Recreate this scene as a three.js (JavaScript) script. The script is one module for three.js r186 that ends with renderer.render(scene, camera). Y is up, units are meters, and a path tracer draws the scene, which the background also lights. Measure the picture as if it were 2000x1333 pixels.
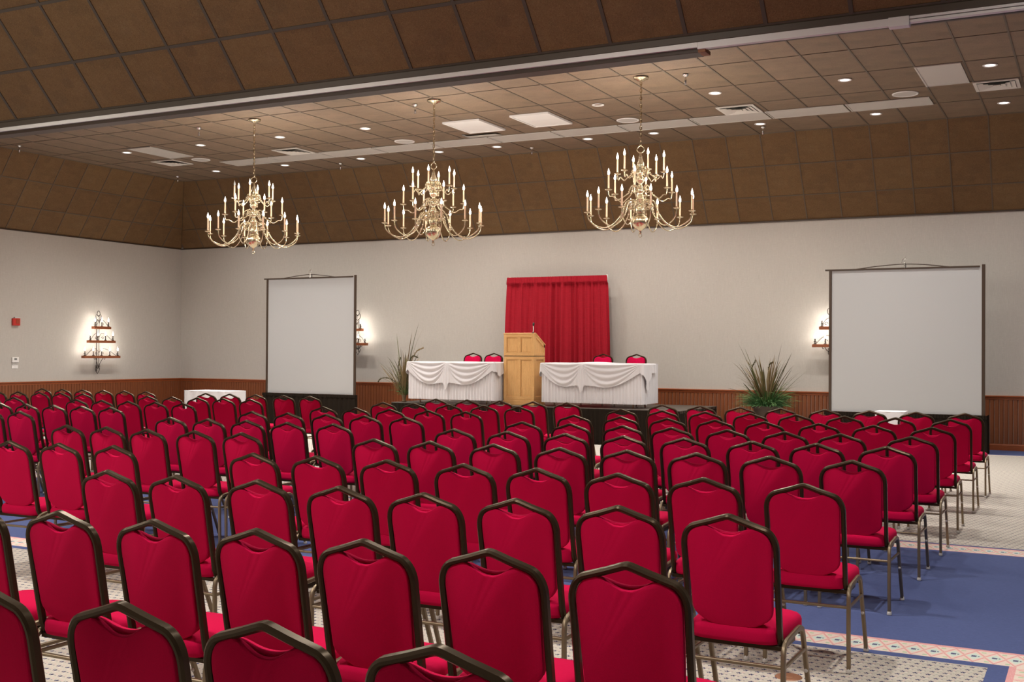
import * as THREE from 'three';
import { mergeGeometries, mergeVertices, toCreasedNormals } from 'three/addons/utils/BufferGeometryUtils.js';
import { RoundedBoxGeometry } from 'three/addons/geometries/RoundedBoxGeometry.js';

// ---------------------------------------------------------------- camera, exposure, light levels
const scene = new THREE.Scene();
scene.background = new THREE.Color(0, 0, 0);
const camera = new THREE.PerspectiveCamera(2 * Math.atan(666.5 / 2222.8) * 180 / Math.PI, 2000 / 1333, 0.05, 100);
camera.position.set(19.3199, 1.5741, 20.3789);
camera.rotation.set(0.0094, 0.4754, 0.0065, 'YXZ');
scene.add(camera);
const renderer = new THREE.WebGLRenderer({ antialias: true });
renderer.toneMapping = THREE.LinearToneMapping;
renderer.toneMappingExposure = 0.72;
renderer.shadowMap.enabled = true;
const WARM = new THREE.Color(1.0, 0.95, 0.89), CANDLE = new THREE.Color(1.0, 0.93, 0.83);
const SPOT = 40, BULB = 0.5, SCONCE = 0.16;              // intensities of one downlight, one chandelier candle, one sconce candle

// ---------------------------------------------------------------- helpers
const V = (x, y, z) => new THREE.Vector3(x, y, z);
function rng(seed) { let s = seed >>> 0; return () => { s = (s + 0x6d2b79f5) | 0; let t = Math.imul(s ^ (s >>> 15), 1 | s); t = (t + Math.imul(t ^ (t >>> 7), 61 | t)) ^ t; return ((t ^ (t >>> 14)) >>> 0) / 4294967296; }; }
const R = rng(7);
const noIndex = (g) => g.index ? g.toNonIndexed() : g;
const used = new Map();
function numbered(name) { const n = used.get(name) ?? 0; used.set(name, n + 1); return n ? name + '_' + String(n).padStart(3, '0') : name; }
function mesh(name, geo, mat, parent) { const m = new THREE.Mesh(geo, mat); m.name = name; m.castShadow = true; m.receiveShadow = true; if (parent) parent.add(m); return m; }
function tag(o, label, category, group) { o.userData = { label, category }; if (group) o.userData.group = group; return o; }
function thing(name, label, category, pos = [0, 0, 0], turn = 0, group) {
  const g = new THREE.Group(); g.name = numbered(name); g.position.set(...pos); g.rotation.y = turn; scene.add(g); return tag(g, label, category, group);
}
function struct(name, geo, mat, parent) { const m = mesh(name, geo, mat, parent ?? scene); m.userData.kind = 'structure'; return m; }
function stuff(m) { m.userData.kind = 'stuff'; return m; }
function box(x0, y0, z0, x1, y1, z1) { const g = new THREE.BoxGeometry(x1 - x0, y1 - y0, z1 - z0); g.translate((x0 + x1) / 2, (y0 + y1) / 2, (z0 + z1) / 2); return g; }
function rbox(x0, y0, z0, x1, y1, z1, r = 0.004, seg = 2) { const g = new RoundedBoxGeometry(x1 - x0, y1 - y0, z1 - z0, seg, r); g.translate((x0 + x1) / 2, (y0 + y1) / 2, (z0 + z1) / 2); return g; }
function merge(list) { return mergeGeometries(list.map((g) => { const h = g.index ? g.toNonIndexed() : g.clone(); for (const k of Object.keys(h.attributes)) if (!['position', 'normal', 'uv'].includes(k)) h.deleteAttribute(k); return h; })); }
// texture coordinates in metres, from the side that each face looks to; grain = axis along which v runs
function uvm(g0, su = 1, sv = 1, ou = 0, ov = 0, upAxis = 'y') {
  const g = g0.index ? g0.toNonIndexed() : g0, p = g.attributes.position, n = g.attributes.normal, uv = new Float32Array(p.count * 2);
  for (let i = 0; i < p.count; i++) {
    const ax = Math.abs(n.getX(i)), ay = Math.abs(n.getY(i)), az = Math.abs(n.getZ(i)), x = p.getX(i), y = p.getY(i), z = p.getZ(i);
    let u, v; if (ay >= ax && ay >= az) { u = x; v = z; } else if (ax >= az) { u = z; v = y; } else { u = x; v = y; }
    if (upAxis === 'x') [u, v] = [v, u];
    uv[i * 2] = u * su + ou; uv[i * 2 + 1] = v * sv + ov;
  }
  g.setAttribute('uv', new THREE.BufferAttribute(uv, 2)); return g;
}
function smooth(g, angle = 0.7) { const h = g.clone(); for (const k of Object.keys(h.attributes)) if (k !== 'position') h.deleteAttribute(k); return toCreasedNormals(mergeVertices(h, 1e-5), angle); }
// surface through a grid of points: f(i, j) -> Vector3
function gridGeo(nu, nv, f, uvf) {
  const pos = [], uv = [], idx = [];
  for (let j = 0; j <= nv; j++) for (let i = 0; i <= nu; i++) { const p = f(i / nu, j / nv); pos.push(p.x, p.y, p.z); const q = uvf ? uvf(i / nu, j / nv, p) : [i / nu, j / nv]; uv.push(q[0], q[1]); }
  for (let j = 0; j < nv; j++) for (let i = 0; i < nu; i++) { const a = j * (nu + 1) + i, b = a + 1, c = a + nu + 1, d = c + 1; idx.push(a, c, b, b, c, d); }
  const g = new THREE.BufferGeometry(); g.setAttribute('position', new THREE.Float32BufferAttribute(pos, 3)); g.setAttribute('uv', new THREE.Float32BufferAttribute(uv, 2)); g.setIndex(idx); g.computeVertexNormals(); return g;
}
// profile swept along points with frames that do not twist; first = the profile's x axis at the start
function sweep(pts, prof, first, caps = true) {
  const n = pts.length, T = pts.map((p, i) => V(0, 0, 0).subVectors(pts[Math.min(i + 1, n - 1)], pts[Math.max(i - 1, 0)]).normalize());
  let N = first.clone().addScaledVector(T[0], -first.dot(T[0])).normalize();
  const rings = [];
  for (let i = 0; i < n; i++) {
    N = N.clone().addScaledVector(T[i], -N.dot(T[i])).normalize();
    const B = V(0, 0, 0).crossVectors(T[i], N);
    rings.push(prof.map(([a, b]) => pts[i].clone().addScaledVector(N, a).addScaledVector(B, b)));
  }
  const m = prof.length, pos = [], idx = [];
  rings.forEach((r) => r.forEach((p) => pos.push(p.x, p.y, p.z)));
  for (let i = 0; i < n - 1; i++) for (let j = 0; j < m; j++) { const a = i * m + j, b = i * m + (j + 1) % m, c = a + m, d = b + m; idx.push(a, b, c, b, d, c); }
  if (caps) { for (let j = 1; j < m - 1; j++) { idx.push(0, j + 1, j); const o = (n - 1) * m; idx.push(o, o + j, o + j + 1); } }
  const g = new THREE.BufferGeometry(); g.setAttribute('position', new THREE.Float32BufferAttribute(pos, 3)); g.setIndex(idx);
  return toCreasedNormals(g, 0.62);
}
function rectProf(w, h, c) { const a = w / 2, b = h / 2; return [[a, -b + c], [a, b - c], [a - c, b], [-a + c, b], [-a, b - c], [-a, -b + c], [-a + c, -b], [a - c, -b]]; }
function curve(pts, n, closed = false) { return new THREE.CatmullRomCurve3(pts, closed, 'centripetal').getPoints(n); }
function tube(pts, r, n = 24, k = 6) { return new THREE.TubeGeometry(new THREE.CatmullRomCurve3(pts, false, 'centripetal'), n, r, k); }
function rod(a, b, r, k = 8) { const d = V(0, 0, 0).subVectors(b, a), g = new THREE.CylinderGeometry(r, r, d.length(), k); g.applyQuaternion(new THREE.Quaternion().setFromUnitVectors(V(0, 1, 0), d.clone().normalize())); g.translate((a.x + b.x) / 2, (a.y + b.y) / 2, (a.z + b.z) / 2); return g; }
function lathe(pts, k = 24) { return new THREE.LatheGeometry(pts.map(([r, y]) => new THREE.Vector2(r, y)), k); }

// ---------------------------------------------------------------- textures
function canvas(w, h, draw, rx = 1, ry = 1, srgb = true) {
  const c = document.createElement('canvas'); c.width = w; c.height = h; draw(c.getContext('2d'), w, h);
  const t = new THREE.CanvasTexture(c); if (srgb) t.colorSpace = THREE.SRGBColorSpace; t.wrapS = t.wrapT = THREE.RepeatWrapping; t.repeat.set(rx, ry); return t;
}
const css = (r, g, b) => `rgb(${Math.round(Math.max(0, Math.min(255, r)))},${Math.round(Math.max(0, Math.min(255, g)))},${Math.round(Math.max(0, Math.min(255, b)))})`;
function speckle(c, w, h, n, rgb, spread, size, rnd) { for (let i = 0; i < n; i++) { const d = (rnd() - 0.5) * 2 * spread; c.fillStyle = css(rgb[0] + d, rgb[1] + d, rgb[2] + d); const s = size[0] + rnd() * (size[1] - size[0]); c.fillRect(rnd() * w, rnd() * h, s, s); } }
const tileTex = (rgb, seed) => canvas(256, 256, (c, w, h) => { const r = rng(seed); c.fillStyle = css(...rgb); c.fillRect(0, 0, w, h); speckle(c, w, h, 9000, rgb, 15, [1, 3], r); c.globalAlpha = 0.025; for (let i = 0; i < 26; i++) { c.fillStyle = r() > 0.5 ? '#000' : '#c9a070'; c.beginPath(); c.ellipse(r() * w, r() * h, 15 + r() * 50, 10 + r() * 40, 0, 0, 7); c.fill(); } c.globalAlpha = 1; }, 1 / 0.6, 1 / 0.6);
const wallTex = canvas(512, 512, (c, w, h) => {
  const r = rng(31); c.fillStyle = css(190, 184, 176); c.fillRect(0, 0, w, h); c.globalAlpha = 0.3;
  for (let i = 0; i < 5200; i++) { const d = (r() - 0.5) * 34; c.fillStyle = css(190 + d, 183 + d, 174 + d); if (r() > 0.45) c.fillRect(r() * w, r() * h, 1 + r() * 1.5, 8 + r() * 44); else c.fillRect(r() * w, r() * h, 5 + r() * 22, 1 + r() * 1.5); }
  c.globalAlpha = 1;
}, 1 / 1.1, 1 / 1.1);
const woodTex = (base, dark, seed, rx, ry) => canvas(512, 512, (c, w, h) => {
  const r = rng(seed); c.fillStyle = css(...base); c.fillRect(0, 0, w, h);
  for (let i = 0; i < 900; i++) { const x = r() * w, l = 60 + r() * 400, y = r() * h - 60, k = r(); c.globalAlpha = 0.05 + 0.16 * r(); c.strokeStyle = css(base[0] + (dark[0] - base[0]) * k * 1.3, base[1] + (dark[1] - base[1]) * k * 1.3, base[2] + (dark[2] - base[2]) * k * 1.3); c.lineWidth = 0.6 + r() * 2.2; c.beginPath(); c.moveTo(x, y); c.bezierCurveTo(x + (r() - 0.5) * 14, y + l * 0.3, x + (r() - 0.5) * 14, y + l * 0.6, x + (r() - 0.5) * 10, y + l); c.stroke(); }
  c.globalAlpha = 1;
}, rx, ry);
const oakTex = canvas(512, 1024, (c, w, h) => {
  const r = rng(77), base = [222, 175, 114]; c.fillStyle = css(...base); c.fillRect(0, 0, w, h);
  for (let i = 0; i < 1500; i++) { const x = r() * w, y = r() * h; c.globalAlpha = 0.1 + r() * 0.22; c.strokeStyle = css(176 - r() * 36, 122 - r() * 30, 66 - r() * 22); c.lineWidth = 0.7 + r() * 1.4; c.beginPath(); c.moveTo(x, y); c.lineTo(x + (r() - 0.5) * 5, y + 30 + r() * 130); c.stroke(); }
  for (let k = 0; k < 4; k++) { const cx = (k + 0.5) * w / 4 + (r() - 0.5) * 40; for (let i = 0; i < 26; i++) { const y = i * 44 + r() * 18 - 60, a = 12 + r() * 20; c.globalAlpha = 0.3; c.strokeStyle = css(170, 114, 60); c.lineWidth = 1.5 + r() * 1.5; c.beginPath(); c.moveTo(cx - a * 1.5, y + 90); c.quadraticCurveTo(cx, y - 70, cx + a * 1.5, y + 90); c.stroke(); } }
  c.globalAlpha = 1;
}, 1 / 0.6, 1 / 1.2);
const fabricTex = canvas(256, 256, (c, w, h) => { const r = rng(5); c.fillStyle = css(235, 235, 235); c.fillRect(0, 0, w, h); for (let i = 0; i < 9000; i++) { const d = 205 + r() * 50; c.fillStyle = css(d, d, d); c.fillRect(r() * w, r() * h, 1.6, 1.6); } }, 1 / 0.12, 1 / 0.12);
const slubTex = canvas(256, 256, (c, w, h) => { const r = rng(6); c.fillStyle = css(225, 225, 225); c.fillRect(0, 0, w, h); for (let i = 0; i < 900; i++) { const d = 180 + r() * 75; c.globalAlpha = 0.5; c.fillStyle = css(d, d, d); c.fillRect(r() * w, r() * h, 20 + r() * 80, 1 + r() * 1.4); } c.globalAlpha = 1; }, 1 / 0.35, 1 / 0.35);
// carpet: one repeat of the woven motif is 12 cm wide and 12 cm deep
const carpetTex = canvas(256, 256, (c, w, h) => {
  const r = rng(9), b = [184, 176, 164]; c.fillStyle = css(...b); c.fillRect(0, 0, w, h); speckle(c, w, h, 2600, b, 16, [1.5, 5], r);
  const dash = (x, y, col) => { c.fillStyle = col; c.beginPath(); c.moveTo(x - 6, y + 5); c.lineTo(x + 16, y - 12); c.lineTo(x + 24, y); c.lineTo(x + 40, y - 14); c.lineTo(x + 58, y + 9); c.lineTo(x + 38, y + 6); c.lineTo(x + 24, y + 17); c.lineTo(x + 14, y + 4); c.closePath(); c.fill(); };
  for (let j = 0; j < 4; j++) for (let i = 0; i < 2; i++) {
    const x = ((i * 128 + j * 34) % 256), y = j * 64 + 30;
    for (const o of [-256, 0, 256]) { dash(x + o, y, css(46, 46, 84)); c.fillStyle = css(112, 116, 122); c.fillRect(x + o + 74, y - 4, 20, 8); c.fillStyle = css(198, 156, 154); c.fillRect(x + o + 54, y + 14, 22, 7); c.fillStyle = css(146, 164, 154); c.fillRect(x + o + 96, y + 18, 18, 6); c.fillStyle = css(206, 200, 190); c.fillRect(x + o + 50, y - 20, 34, 8); }
  }
}, 1 / 0.12, 1 / 0.24);
const borderTex = (flip) => canvas(256, 512, (c, w, h) => {
  const r = rng(12), b = [222, 203, 190]; c.fillStyle = css(...b); c.fillRect(0, 0, w, h);
  for (const s of [-1, 0, 1]) { const cx = 128 + s * 256, cy = 256;
    c.lineWidth = 26; c.strokeStyle = css(218, 156, 152); c.beginPath(); c.moveTo(cx - 128, cy - 10); c.lineTo(cx, cy - 190); c.lineTo(cx + 128, cy - 10); c.moveTo(cx - 128, cy + 10); c.lineTo(cx, cy + 190); c.lineTo(cx + 128, cy + 10); c.stroke();
    c.fillStyle = css(196, 214, 204); c.beginPath(); c.moveTo(cx - 92, cy); c.lineTo(cx, cy - 110); c.lineTo(cx + 92, cy); c.lineTo(cx, cy + 110); c.fill();
    c.fillStyle = css(74, 78, 112); c.fillRect(cx - 40, cy - 26, 66, 52); c.fillRect(cx + 40, cy - 10, 24, 24);
    c.fillStyle = css(176, 196, 160); c.fillRect(cx - 120, cy - 170, 60, 40); c.fillRect(cx + 70, cy + 130, 60, 40); }
  c.fillStyle = css(216, 152, 152); c.fillRect(0, 0, w, 30); c.fillRect(0, h - 56, w, 56);
  speckle(c, w, h, 900, b, 14, [2, 5], r);
}, 1 / 0.1, 1 / 0.31);
const blueTex = canvas(512, 512, (c, w, h) => { const r = rng(14), b = [72, 84, 130]; c.fillStyle = css(...b); c.fillRect(0, 0, w, h); for (let i = 0; i < 9000; i++) { const d = (r() - 0.5) * 26; c.globalAlpha = 0.5; c.fillStyle = css(b[0] + d, b[1] + d, b[2] + d * 1.2); c.fillRect(r() * w, r() * h, 2 + r() * 12, 1 + r() * 2); } c.globalAlpha = 1; }, 1 / 0.8, 1 / 0.8);

// ---------------------------------------------------------------- materials
const M = {};
const std = (o) => new THREE.MeshStandardMaterial({ roughness: 0.8, ...o });
const phys = (o) => new THREE.MeshPhysicalMaterial({ roughness: 0.8, ...o });
const C = (r, g, b) => new THREE.Color().setRGB(r, g, b);
M.wall = std({ map: wallTex, roughness: 0.9 });
M.tile = [[110, 82, 48], [107, 79, 45], [113, 85, 50]].map((c, i) => std({ map: tileTex(c, 40 + i), roughness: 0.75 }));
M.tileFlatSheen = [[127, 107, 87], [124, 104, 84], [130, 110, 90]].map((c, i) => std({ map: tileTex(c, 60 + i), roughness: 0.6 }));  // greyer, lighter copy of the tile: lamp sheen put into the colour
M.barFlat = std({ color: C(0.125, 0.098, 0.072), roughness: 0.55 });
M.barSlope = std({ color: C(0.115, 0.08, 0.05), roughness: 0.6 });
M.barDark = std({ color: C(0.075, 0.058, 0.041), roughness: 0.6 });
M.bar = std({ color: C(0.085, 0.066, 0.049), roughness: 0.55 });
M.slab = std({ color: C(0.10, 0.07, 0.045), roughness: 0.9 });
M.bead = std({ map: woodTex([134, 74, 39], [62, 28, 13], 51, 1 / 0.5, 1 / 0.9), roughness: 0.45 });
M.rail = std({ map: woodTex([158, 82, 40], [90, 38, 17], 52, 1 / 0.6, 1 / 0.3), roughness: 0.4 });
M.oak = std({ map: oakTex, roughness: 0.45 });
M.carpet = std({ map: carpetTex, roughness: 1 });
M.border = std({ map: borderTex(), roughness: 1 });
M.blue = std({ map: blueTex, roughness: 1 });
M.pink = std({ color: C(0.75, 0.30, 0.29), roughness: 1 });
M.pale = std({ color: C(0.62, 0.52, 0.47), roughness: 1 });
M.red = phys({ color: C(0.64, 0.003, 0.064), map: fabricTex, bumpMap: fabricTex, bumpScale: 0.0006, roughness: 1, specularIntensity: 0.25, sheen: 0.8, sheenRoughness: 0.3, sheenColor: C(0.95, 0.12, 0.30) });
M.bronze = phys({ color: C(0.036, 0.023, 0.013), metalness: 0.35, roughness: 0.3, specularIntensity: 0.5, specularColor: C(1, 0.85, 0.65) });
M.leg = std({ color: C(0.26, 0.20, 0.13), metalness: 0.75, roughness: 0.42 });
M.glide = phys({ color: C(0.6, 0.58, 0.54), roughness: 0.25, clearcoat: 0.4 });
M.brass = std({ color: C(0.70, 0.605, 0.42), metalness: 1, roughness: 0.22 });
M.candle = std({ color: C(0.72, 0.47, 0.30), roughness: 0.6 });
M.bulb = std({ color: C(0.9, 0.85, 0.75), emissive: CANDLE, emissiveIntensity: 14, roughness: 0.3 });
M.bulbOff = phys({ color: C(0.7, 0.7, 0.68), roughness: 0.15, transmission: 0.7, thickness: 0 });
M.lamp = std({ color: C(0.9, 0.88, 0.8), emissive: WARM, emissiveIntensity: 4, roughness: 0.5 });
M.white = std({ color: C(0.82, 0.80, 0.77), roughness: 0.55 });
M.whiteDim = std({ color: C(0.56, 0.54, 0.50), roughness: 0.5 });
M.panel = std({ color: C(0.60, 0.575, 0.53), roughness: 0.4 });
M.dark = std({ color: C(0.03, 0.024, 0.02), roughness: 0.7 });
M.chrome = std({ color: C(0.75, 0.74, 0.72), metalness: 1, roughness: 0.2 });
M.screen = std({ color: C(0.70, 0.70, 0.69), roughness: 0.85 });
M.black = std({ color: C(0.022, 0.018, 0.014), roughness: 0.6 });
M.brownBar = std({ color: C(0.05, 0.03, 0.018), roughness: 0.45 });
M.blackCloth = phys({ color: C(0.017, 0.0125, 0.009), specularIntensity: 0.15, roughness: 1, side: THREE.DoubleSide });
M.linen = phys({ color: C(0.655, 0.635, 0.655), roughness: 0.85, side: THREE.DoubleSide, sheen: 0.2, sheenColor: C(1, 1, 1) });
M.curtain = phys({ color: C(0.50, 0.012, 0.030), map: slubTex, roughness: 0.8, specularIntensity: 0.4, side: THREE.DoubleSide, sheen: 0.15, sheenColor: C(0.8, 0.2, 0.22) });
M.deck = std({ color: C(0.07, 0.055, 0.043), roughness: 0.5 });
M.iron = std({ color: C(0.045, 0.035, 0.03), metalness: 0.6, roughness: 0.5 });
M.board = std({ map: woodTex([150, 84, 48], [80, 36, 16], 53, 1 / 0.3, 1 / 0.4), roughness: 0.55 });
M.pot = std({ color: C(0.075, 0.05, 0.036), roughness: 0.6 });
M.vase = std({ color: C(0.22, 0.16, 0.09), roughness: 0.4 });
M.leafs = [[0.16, 0.105, 0.04], [0.10, 0.11, 0.035], [0.22, 0.155, 0.07], [0.06, 0.05, 0.02], [0.30, 0.22, 0.12]].map((c) => std({ color: C(...c), roughness: 0.8, side: THREE.DoubleSide }));
M.green = std({ color: C(0.05, 0.15, 0.045), roughness: 0.75, side: THREE.DoubleSide });
M.green2 = std({ color: C(0.10, 0.20, 0.06), roughness: 0.75, side: THREE.DoubleSide });
M.alarm = std({ color: C(0.55, 0.03, 0.02), roughness: 0.4 });
M.alarmDark = std({ color: C(0.36, 0.05, 0.02), roughness: 0.4 });
M.brassPlate = std({ color: C(0.30, 0.14, 0.075), metalness: 0.4, roughness: 0.5 });
M.grey = std({ color: C(0.2, 0.2, 0.19), roughness: 0.5 });
M.orange = std({ color: C(0.28, 0.12, 0.05), roughness: 0.6 });
const ORD = ['first', 'second', 'third', 'fourth', 'fifth', 'sixth', 'seventh', 'eighth', 'ninth', 'tenth', 'eleventh', 'twelfth'];

// ================================================================ THE ROOM
const XR = 22.6, ZF = 24.6, HC = 3.95, HF = 5.37;
// floor: a slab with the carpet's panels, borders and bands let into it
const floor = struct('floor', box(-0.3, -0.25, -0.3, XR + 0.3, -0.012, ZF + 0.3), M.slab);
function patch(name, m, x0, z0, x1, z1, rot = false, u0 = 0, v0 = 0) {
  const g = noIndex(box(x0, -0.012, z0, x1, 0, z1)), p = g.attributes.position, uv = g.attributes.uv;
  for (let i = 0; i < p.count; i++) { const x = p.getX(i) - x0 + u0, z = p.getZ(i) - z0 + v0; rot ? uv.setXY(i, z, x) : uv.setXY(i, x, z); }
  return struct(name, g, m, floor);
}
const XA = 1.0, XB = 18.83;
function carpetPanel(z0, z1, zb0, zb1, first) {   // beige panel z0..z1 inside its navy line, framed by a border that ends at zb0 / zb1
  patch('carpet_panel', M.carpet, XA, z0, XB, z1);
}
patch('carpet_band', M.blue, 0, 0, XR, 0.98);
patch('carpet_stripe', M.pale, XA, 0.98, 19.25, 1.05);
patch('carpet_panel', M.carpet, XA, 1.05, XB, 10.30);
patch('carpet_stripe', M.blue, XA, 10.30, XB, 10.35);
patch('carpet_border', M.border, XA, 10.35, 19.25, 10.66);
patch('carpet_band', M.blue, 0, 10.66, XR, 13.82);
patch('carpet_border', M.border, XA, 13.82, 19.25, 14.10);
patch('carpet_stripe', M.blue, XA, 14.10, 18.925, 14.18);
patch('carpet_panel', M.carpet, XA, 14.18, XB, 23.4);
patch('carpet_stripe', M.blue, XB, 14.18, 18.925, 23.4);
patch('carpet_border', M.border, 18.925, 14.10, 19.25, 23.4, true);
patch('carpet_stripe', M.blue, XB, 1.05, 18.925, 10.35);
patch('carpet_border', M.border, 18.925, 1.05, 19.25, 10.35, true);
patch('carpet_band', M.blue, 19.25, 0.98, XR, 10.66); patch('carpet_band', M.blue, 19.25, 13.82, XR, ZF);
patch('carpet_band', M.blue, 0, 0.98, XA, 10.66); patch('carpet_band', M.blue, 0, 13.82, XA, ZF); patch('carpet_band', M.blue, XA, 23.4, 19.25, ZF);

// walls with thickness
const wallBack = struct('wall_back', uvm(box(-0.3, 0, -0.25, XR + 0.3, 5.7, 0)), M.wall);
const wallLeft = struct('wall_left', uvm(box(-0.25, 0, 0, 0, 5.7, ZF)), M.wall);
struct('wall_right', uvm(box(XR, 0, 0, XR + 0.25, 5.7, ZF)), M.wall);
struct('wall_front', uvm(box(-0.3, 0, ZF, XR + 0.3, 5.7, ZF + 0.25)), M.wall);
// wainscot: beaded boards, chair rail, baseboard
function beads(len, seed) {
  const r = rng(seed), parts = [], w = 0.0715;
  for (let x = 0; x < len - 1e-6; x += w) {
    const e = Math.min(w, len - x), s = new THREE.Shape(); s.moveTo(0.002, 0); s.lineTo(0.006, 0.011); s.lineTo(e - 0.016, 0.011); s.lineTo(e - 0.012, 0.005); s.lineTo(e - 0.006, 0.010); s.lineTo(e - 0.001, 0);
    const g = new THREE.ExtrudeGeometry(s, { depth: 0.75, bevelEnabled: false }); g.rotateX(-Math.PI / 2); g.scale(1, 1, -1);
    // the extrusion stands up along y with its face towards +z
    const h = noIndex(g), p = h.attributes.position;
    for (let i = 0; i < p.count; i += 3) { const a = [p.getX(i), p.getY(i), p.getZ(i)]; p.setXYZ(i, p.getX(i + 1), p.getY(i + 1), p.getZ(i + 1)); p.setXYZ(i + 1, ...a); }
    h.computeVertexNormals(); h.translate(x, 0.10, 0); uvm(h, 1, 1, r() * 3, r() * 3); parts.push(h);
  }
  return merge(parts);
}
function wainscot(parent, len, place, side) {
  const b = stuff(mesh('beadboard', place(beads(len, side === 'back' ? 61 : 62)), M.bead, parent));
  const cap = new THREE.Shape([[0, 0.835], [0.014, 0.835], [0.016, 0.862], [0.024, 0.868], [0.024, 0.878], [0.034, 0.884], [0.034, 0.897], [0.028, 0.902], [0, 0.902]].map((p) => new THREE.Vector2(...p)));
  const bs = new THREE.Shape([[0, 0], [0.018, 0], [0.018, 0.085], [0.012, 0.105], [0, 0.112]].map((p) => new THREE.Vector2(...p)));
  for (const [nm, s] of [['trim_' + (side === 'back' ? 1 : 2), cap], ['baseboard_' + side, bs]]) {
    const g = new THREE.ExtrudeGeometry(s, { depth: len, bevelEnabled: false }); g.rotateY(Math.PI / 2); g.scale(1, 1, -1);
    const h = noIndex(g), p = h.attributes.position;
    for (let i = 0; i < p.count; i += 3) { const a = [p.getX(i), p.getY(i), p.getZ(i)]; p.setXYZ(i, p.getX(i + 1), p.getY(i + 1), p.getZ(i + 1)); p.setXYZ(i + 1, ...a); }
    h.computeVertexNormals(); struct(nm, place(uvm(h, 1, 1, 0, 0, 'x')), M.rail);
  }
  return b;
}
wainscot(wallBack, XR, (g) => g, 'back');
wainscot(wallLeft, ZF, (g) => g.rotateY(Math.PI / 2).translate(0, 0, ZF), 'left');

// ceiling: tiles hung in a grid, on the flat part and on the slopes
const gx = (k) => 0.08 + 0.61 * k;
const tileGeos = new Map();
function tileGeo(w, h, v) {                        // w along local x, h along local y, face towards +z
  const key = w.toFixed(3) + ':' + h.toFixed(3) + ':' + v;
  if (!tileGeos.has(key)) { const g = new THREE.BoxGeometry(w, h, 0.014); tileGeos.set(key, uvm(g, 1, 1, v * 0.37, v * 0.53)); }
  return tileGeos.get(key);
}
function polyTile(poly, v) { const s = new THREE.Shape(poly.map((p) => new THREE.Vector2(...p))), g = new THREE.ExtrudeGeometry(s, { depth: 0.014, bevelEnabled: false }); g.translate(0, 0, -0.007); return uvm(g, 1, 1, v * 0.3, v * 0.2); }
const clip = (poly, f) => { const out = []; poly.forEach((p, i) => { const q = poly[(i + 1) % poly.length], a = f(p), b = f(q); if (a >= 0) out.push(p); if (a * b < 0) { const t = a / (a - b); out.push([p[0] + t * (q[0] - p[0]), p[1] + t * (q[1] - p[1])]); } }); return out; };
// a plane of tiles in a local frame: local z = 0 is the face of the bars, the room lies towards +z
function tiledPlane(name, basis, slab, cols, rows, inside, opts = {}) {
  const m = new THREE.Matrix4().makeBasis(basis.x, basis.y, V(0, 0, 0).crossVectors(basis.x, basis.y)).setPosition(basis.o);
  const root = struct(name, slab, M.slab); root.applyMatrix4(m);
  const bars = [], wv = opts.wv ?? 0.024, wh = opts.wh ?? 0.024;
  let n = 0;
  for (let j = 0; j < rows.length - 1; j++) for (let i = 0; i < cols.length - 1; i++) {
    const x0 = cols[i] + wv / 2 - 0.004, x1 = cols[i + 1] - wv / 2 + 0.004, y0 = rows[j] + wh / 2 - 0.004, y1 = rows[j + 1] - wh / 2 + 0.004;
    const full = [[x0, y0], [x1, y0], [x1, y1], [x0, y1]], inn = full.map(inside), v = Math.floor(R() * 3), mat = (opts.tiles ?? M.tile)[Math.floor(R() * 3)];
    let t;
    if (inn.every((q) => q >= 0)) { t = mesh(n ? 'tile_' + String(n).padStart(3, '0') : 'tile', tileGeo(x1 - x0, y1 - y0, v), mat, root); t.position.set((x0 + x1) / 2, (y0 + y1) / 2, -0.013 - R() * 0.0015); n++; }
    else if (inn.some((q) => q > 0.02)) { const c = clip(full, inside); if (c.length > 2) { t = mesh(n ? 'tile_' + String(n).padStart(3, '0') : 'tile', polyTile(c, v), mat, root); t.position.z = -0.013; n++; } }
  }
  const ylo = rows[0], yhi = rows[rows.length - 1], xlo = cols[0], xhi = cols[cols.length - 1];
  const seg = (ax, c) => { // part of a grid line that lies inside
    let lo = ax === 'x' ? xlo : ylo, hi = ax === 'x' ? xhi : yhi, f = (t) => inside(ax === 'x' ? [t, c] : [c, t]), a = null, b = null;
    for (let k = 0; k <= 200; k++) { const t = lo + (hi - lo) * k / 200; if (f(t) >= -1e-6) { a ??= t; b = t; } }
    return a === null || b - a < 0.02 ? null : [a, b];
  };
  for (const c of cols) { const s = seg('y', c); if (s) bars.push(box(c - wv / 2, s[0], -0.02, c + wv / 2, s[1], 0)); }
  for (const r of rows) { const s = seg('x', r); if (s) bars.push(box(s[0], r - wh / 2, -0.02, s[1], r + wh / 2, -0.0005)); }
  stuff(mesh('grid_bars', merge(bars), opts.bar ?? M.bar, root));
  return root;
}
const range = (a, b) => Array.from({ length: b - a + 1 }, (_, k) => a + k);
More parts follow.
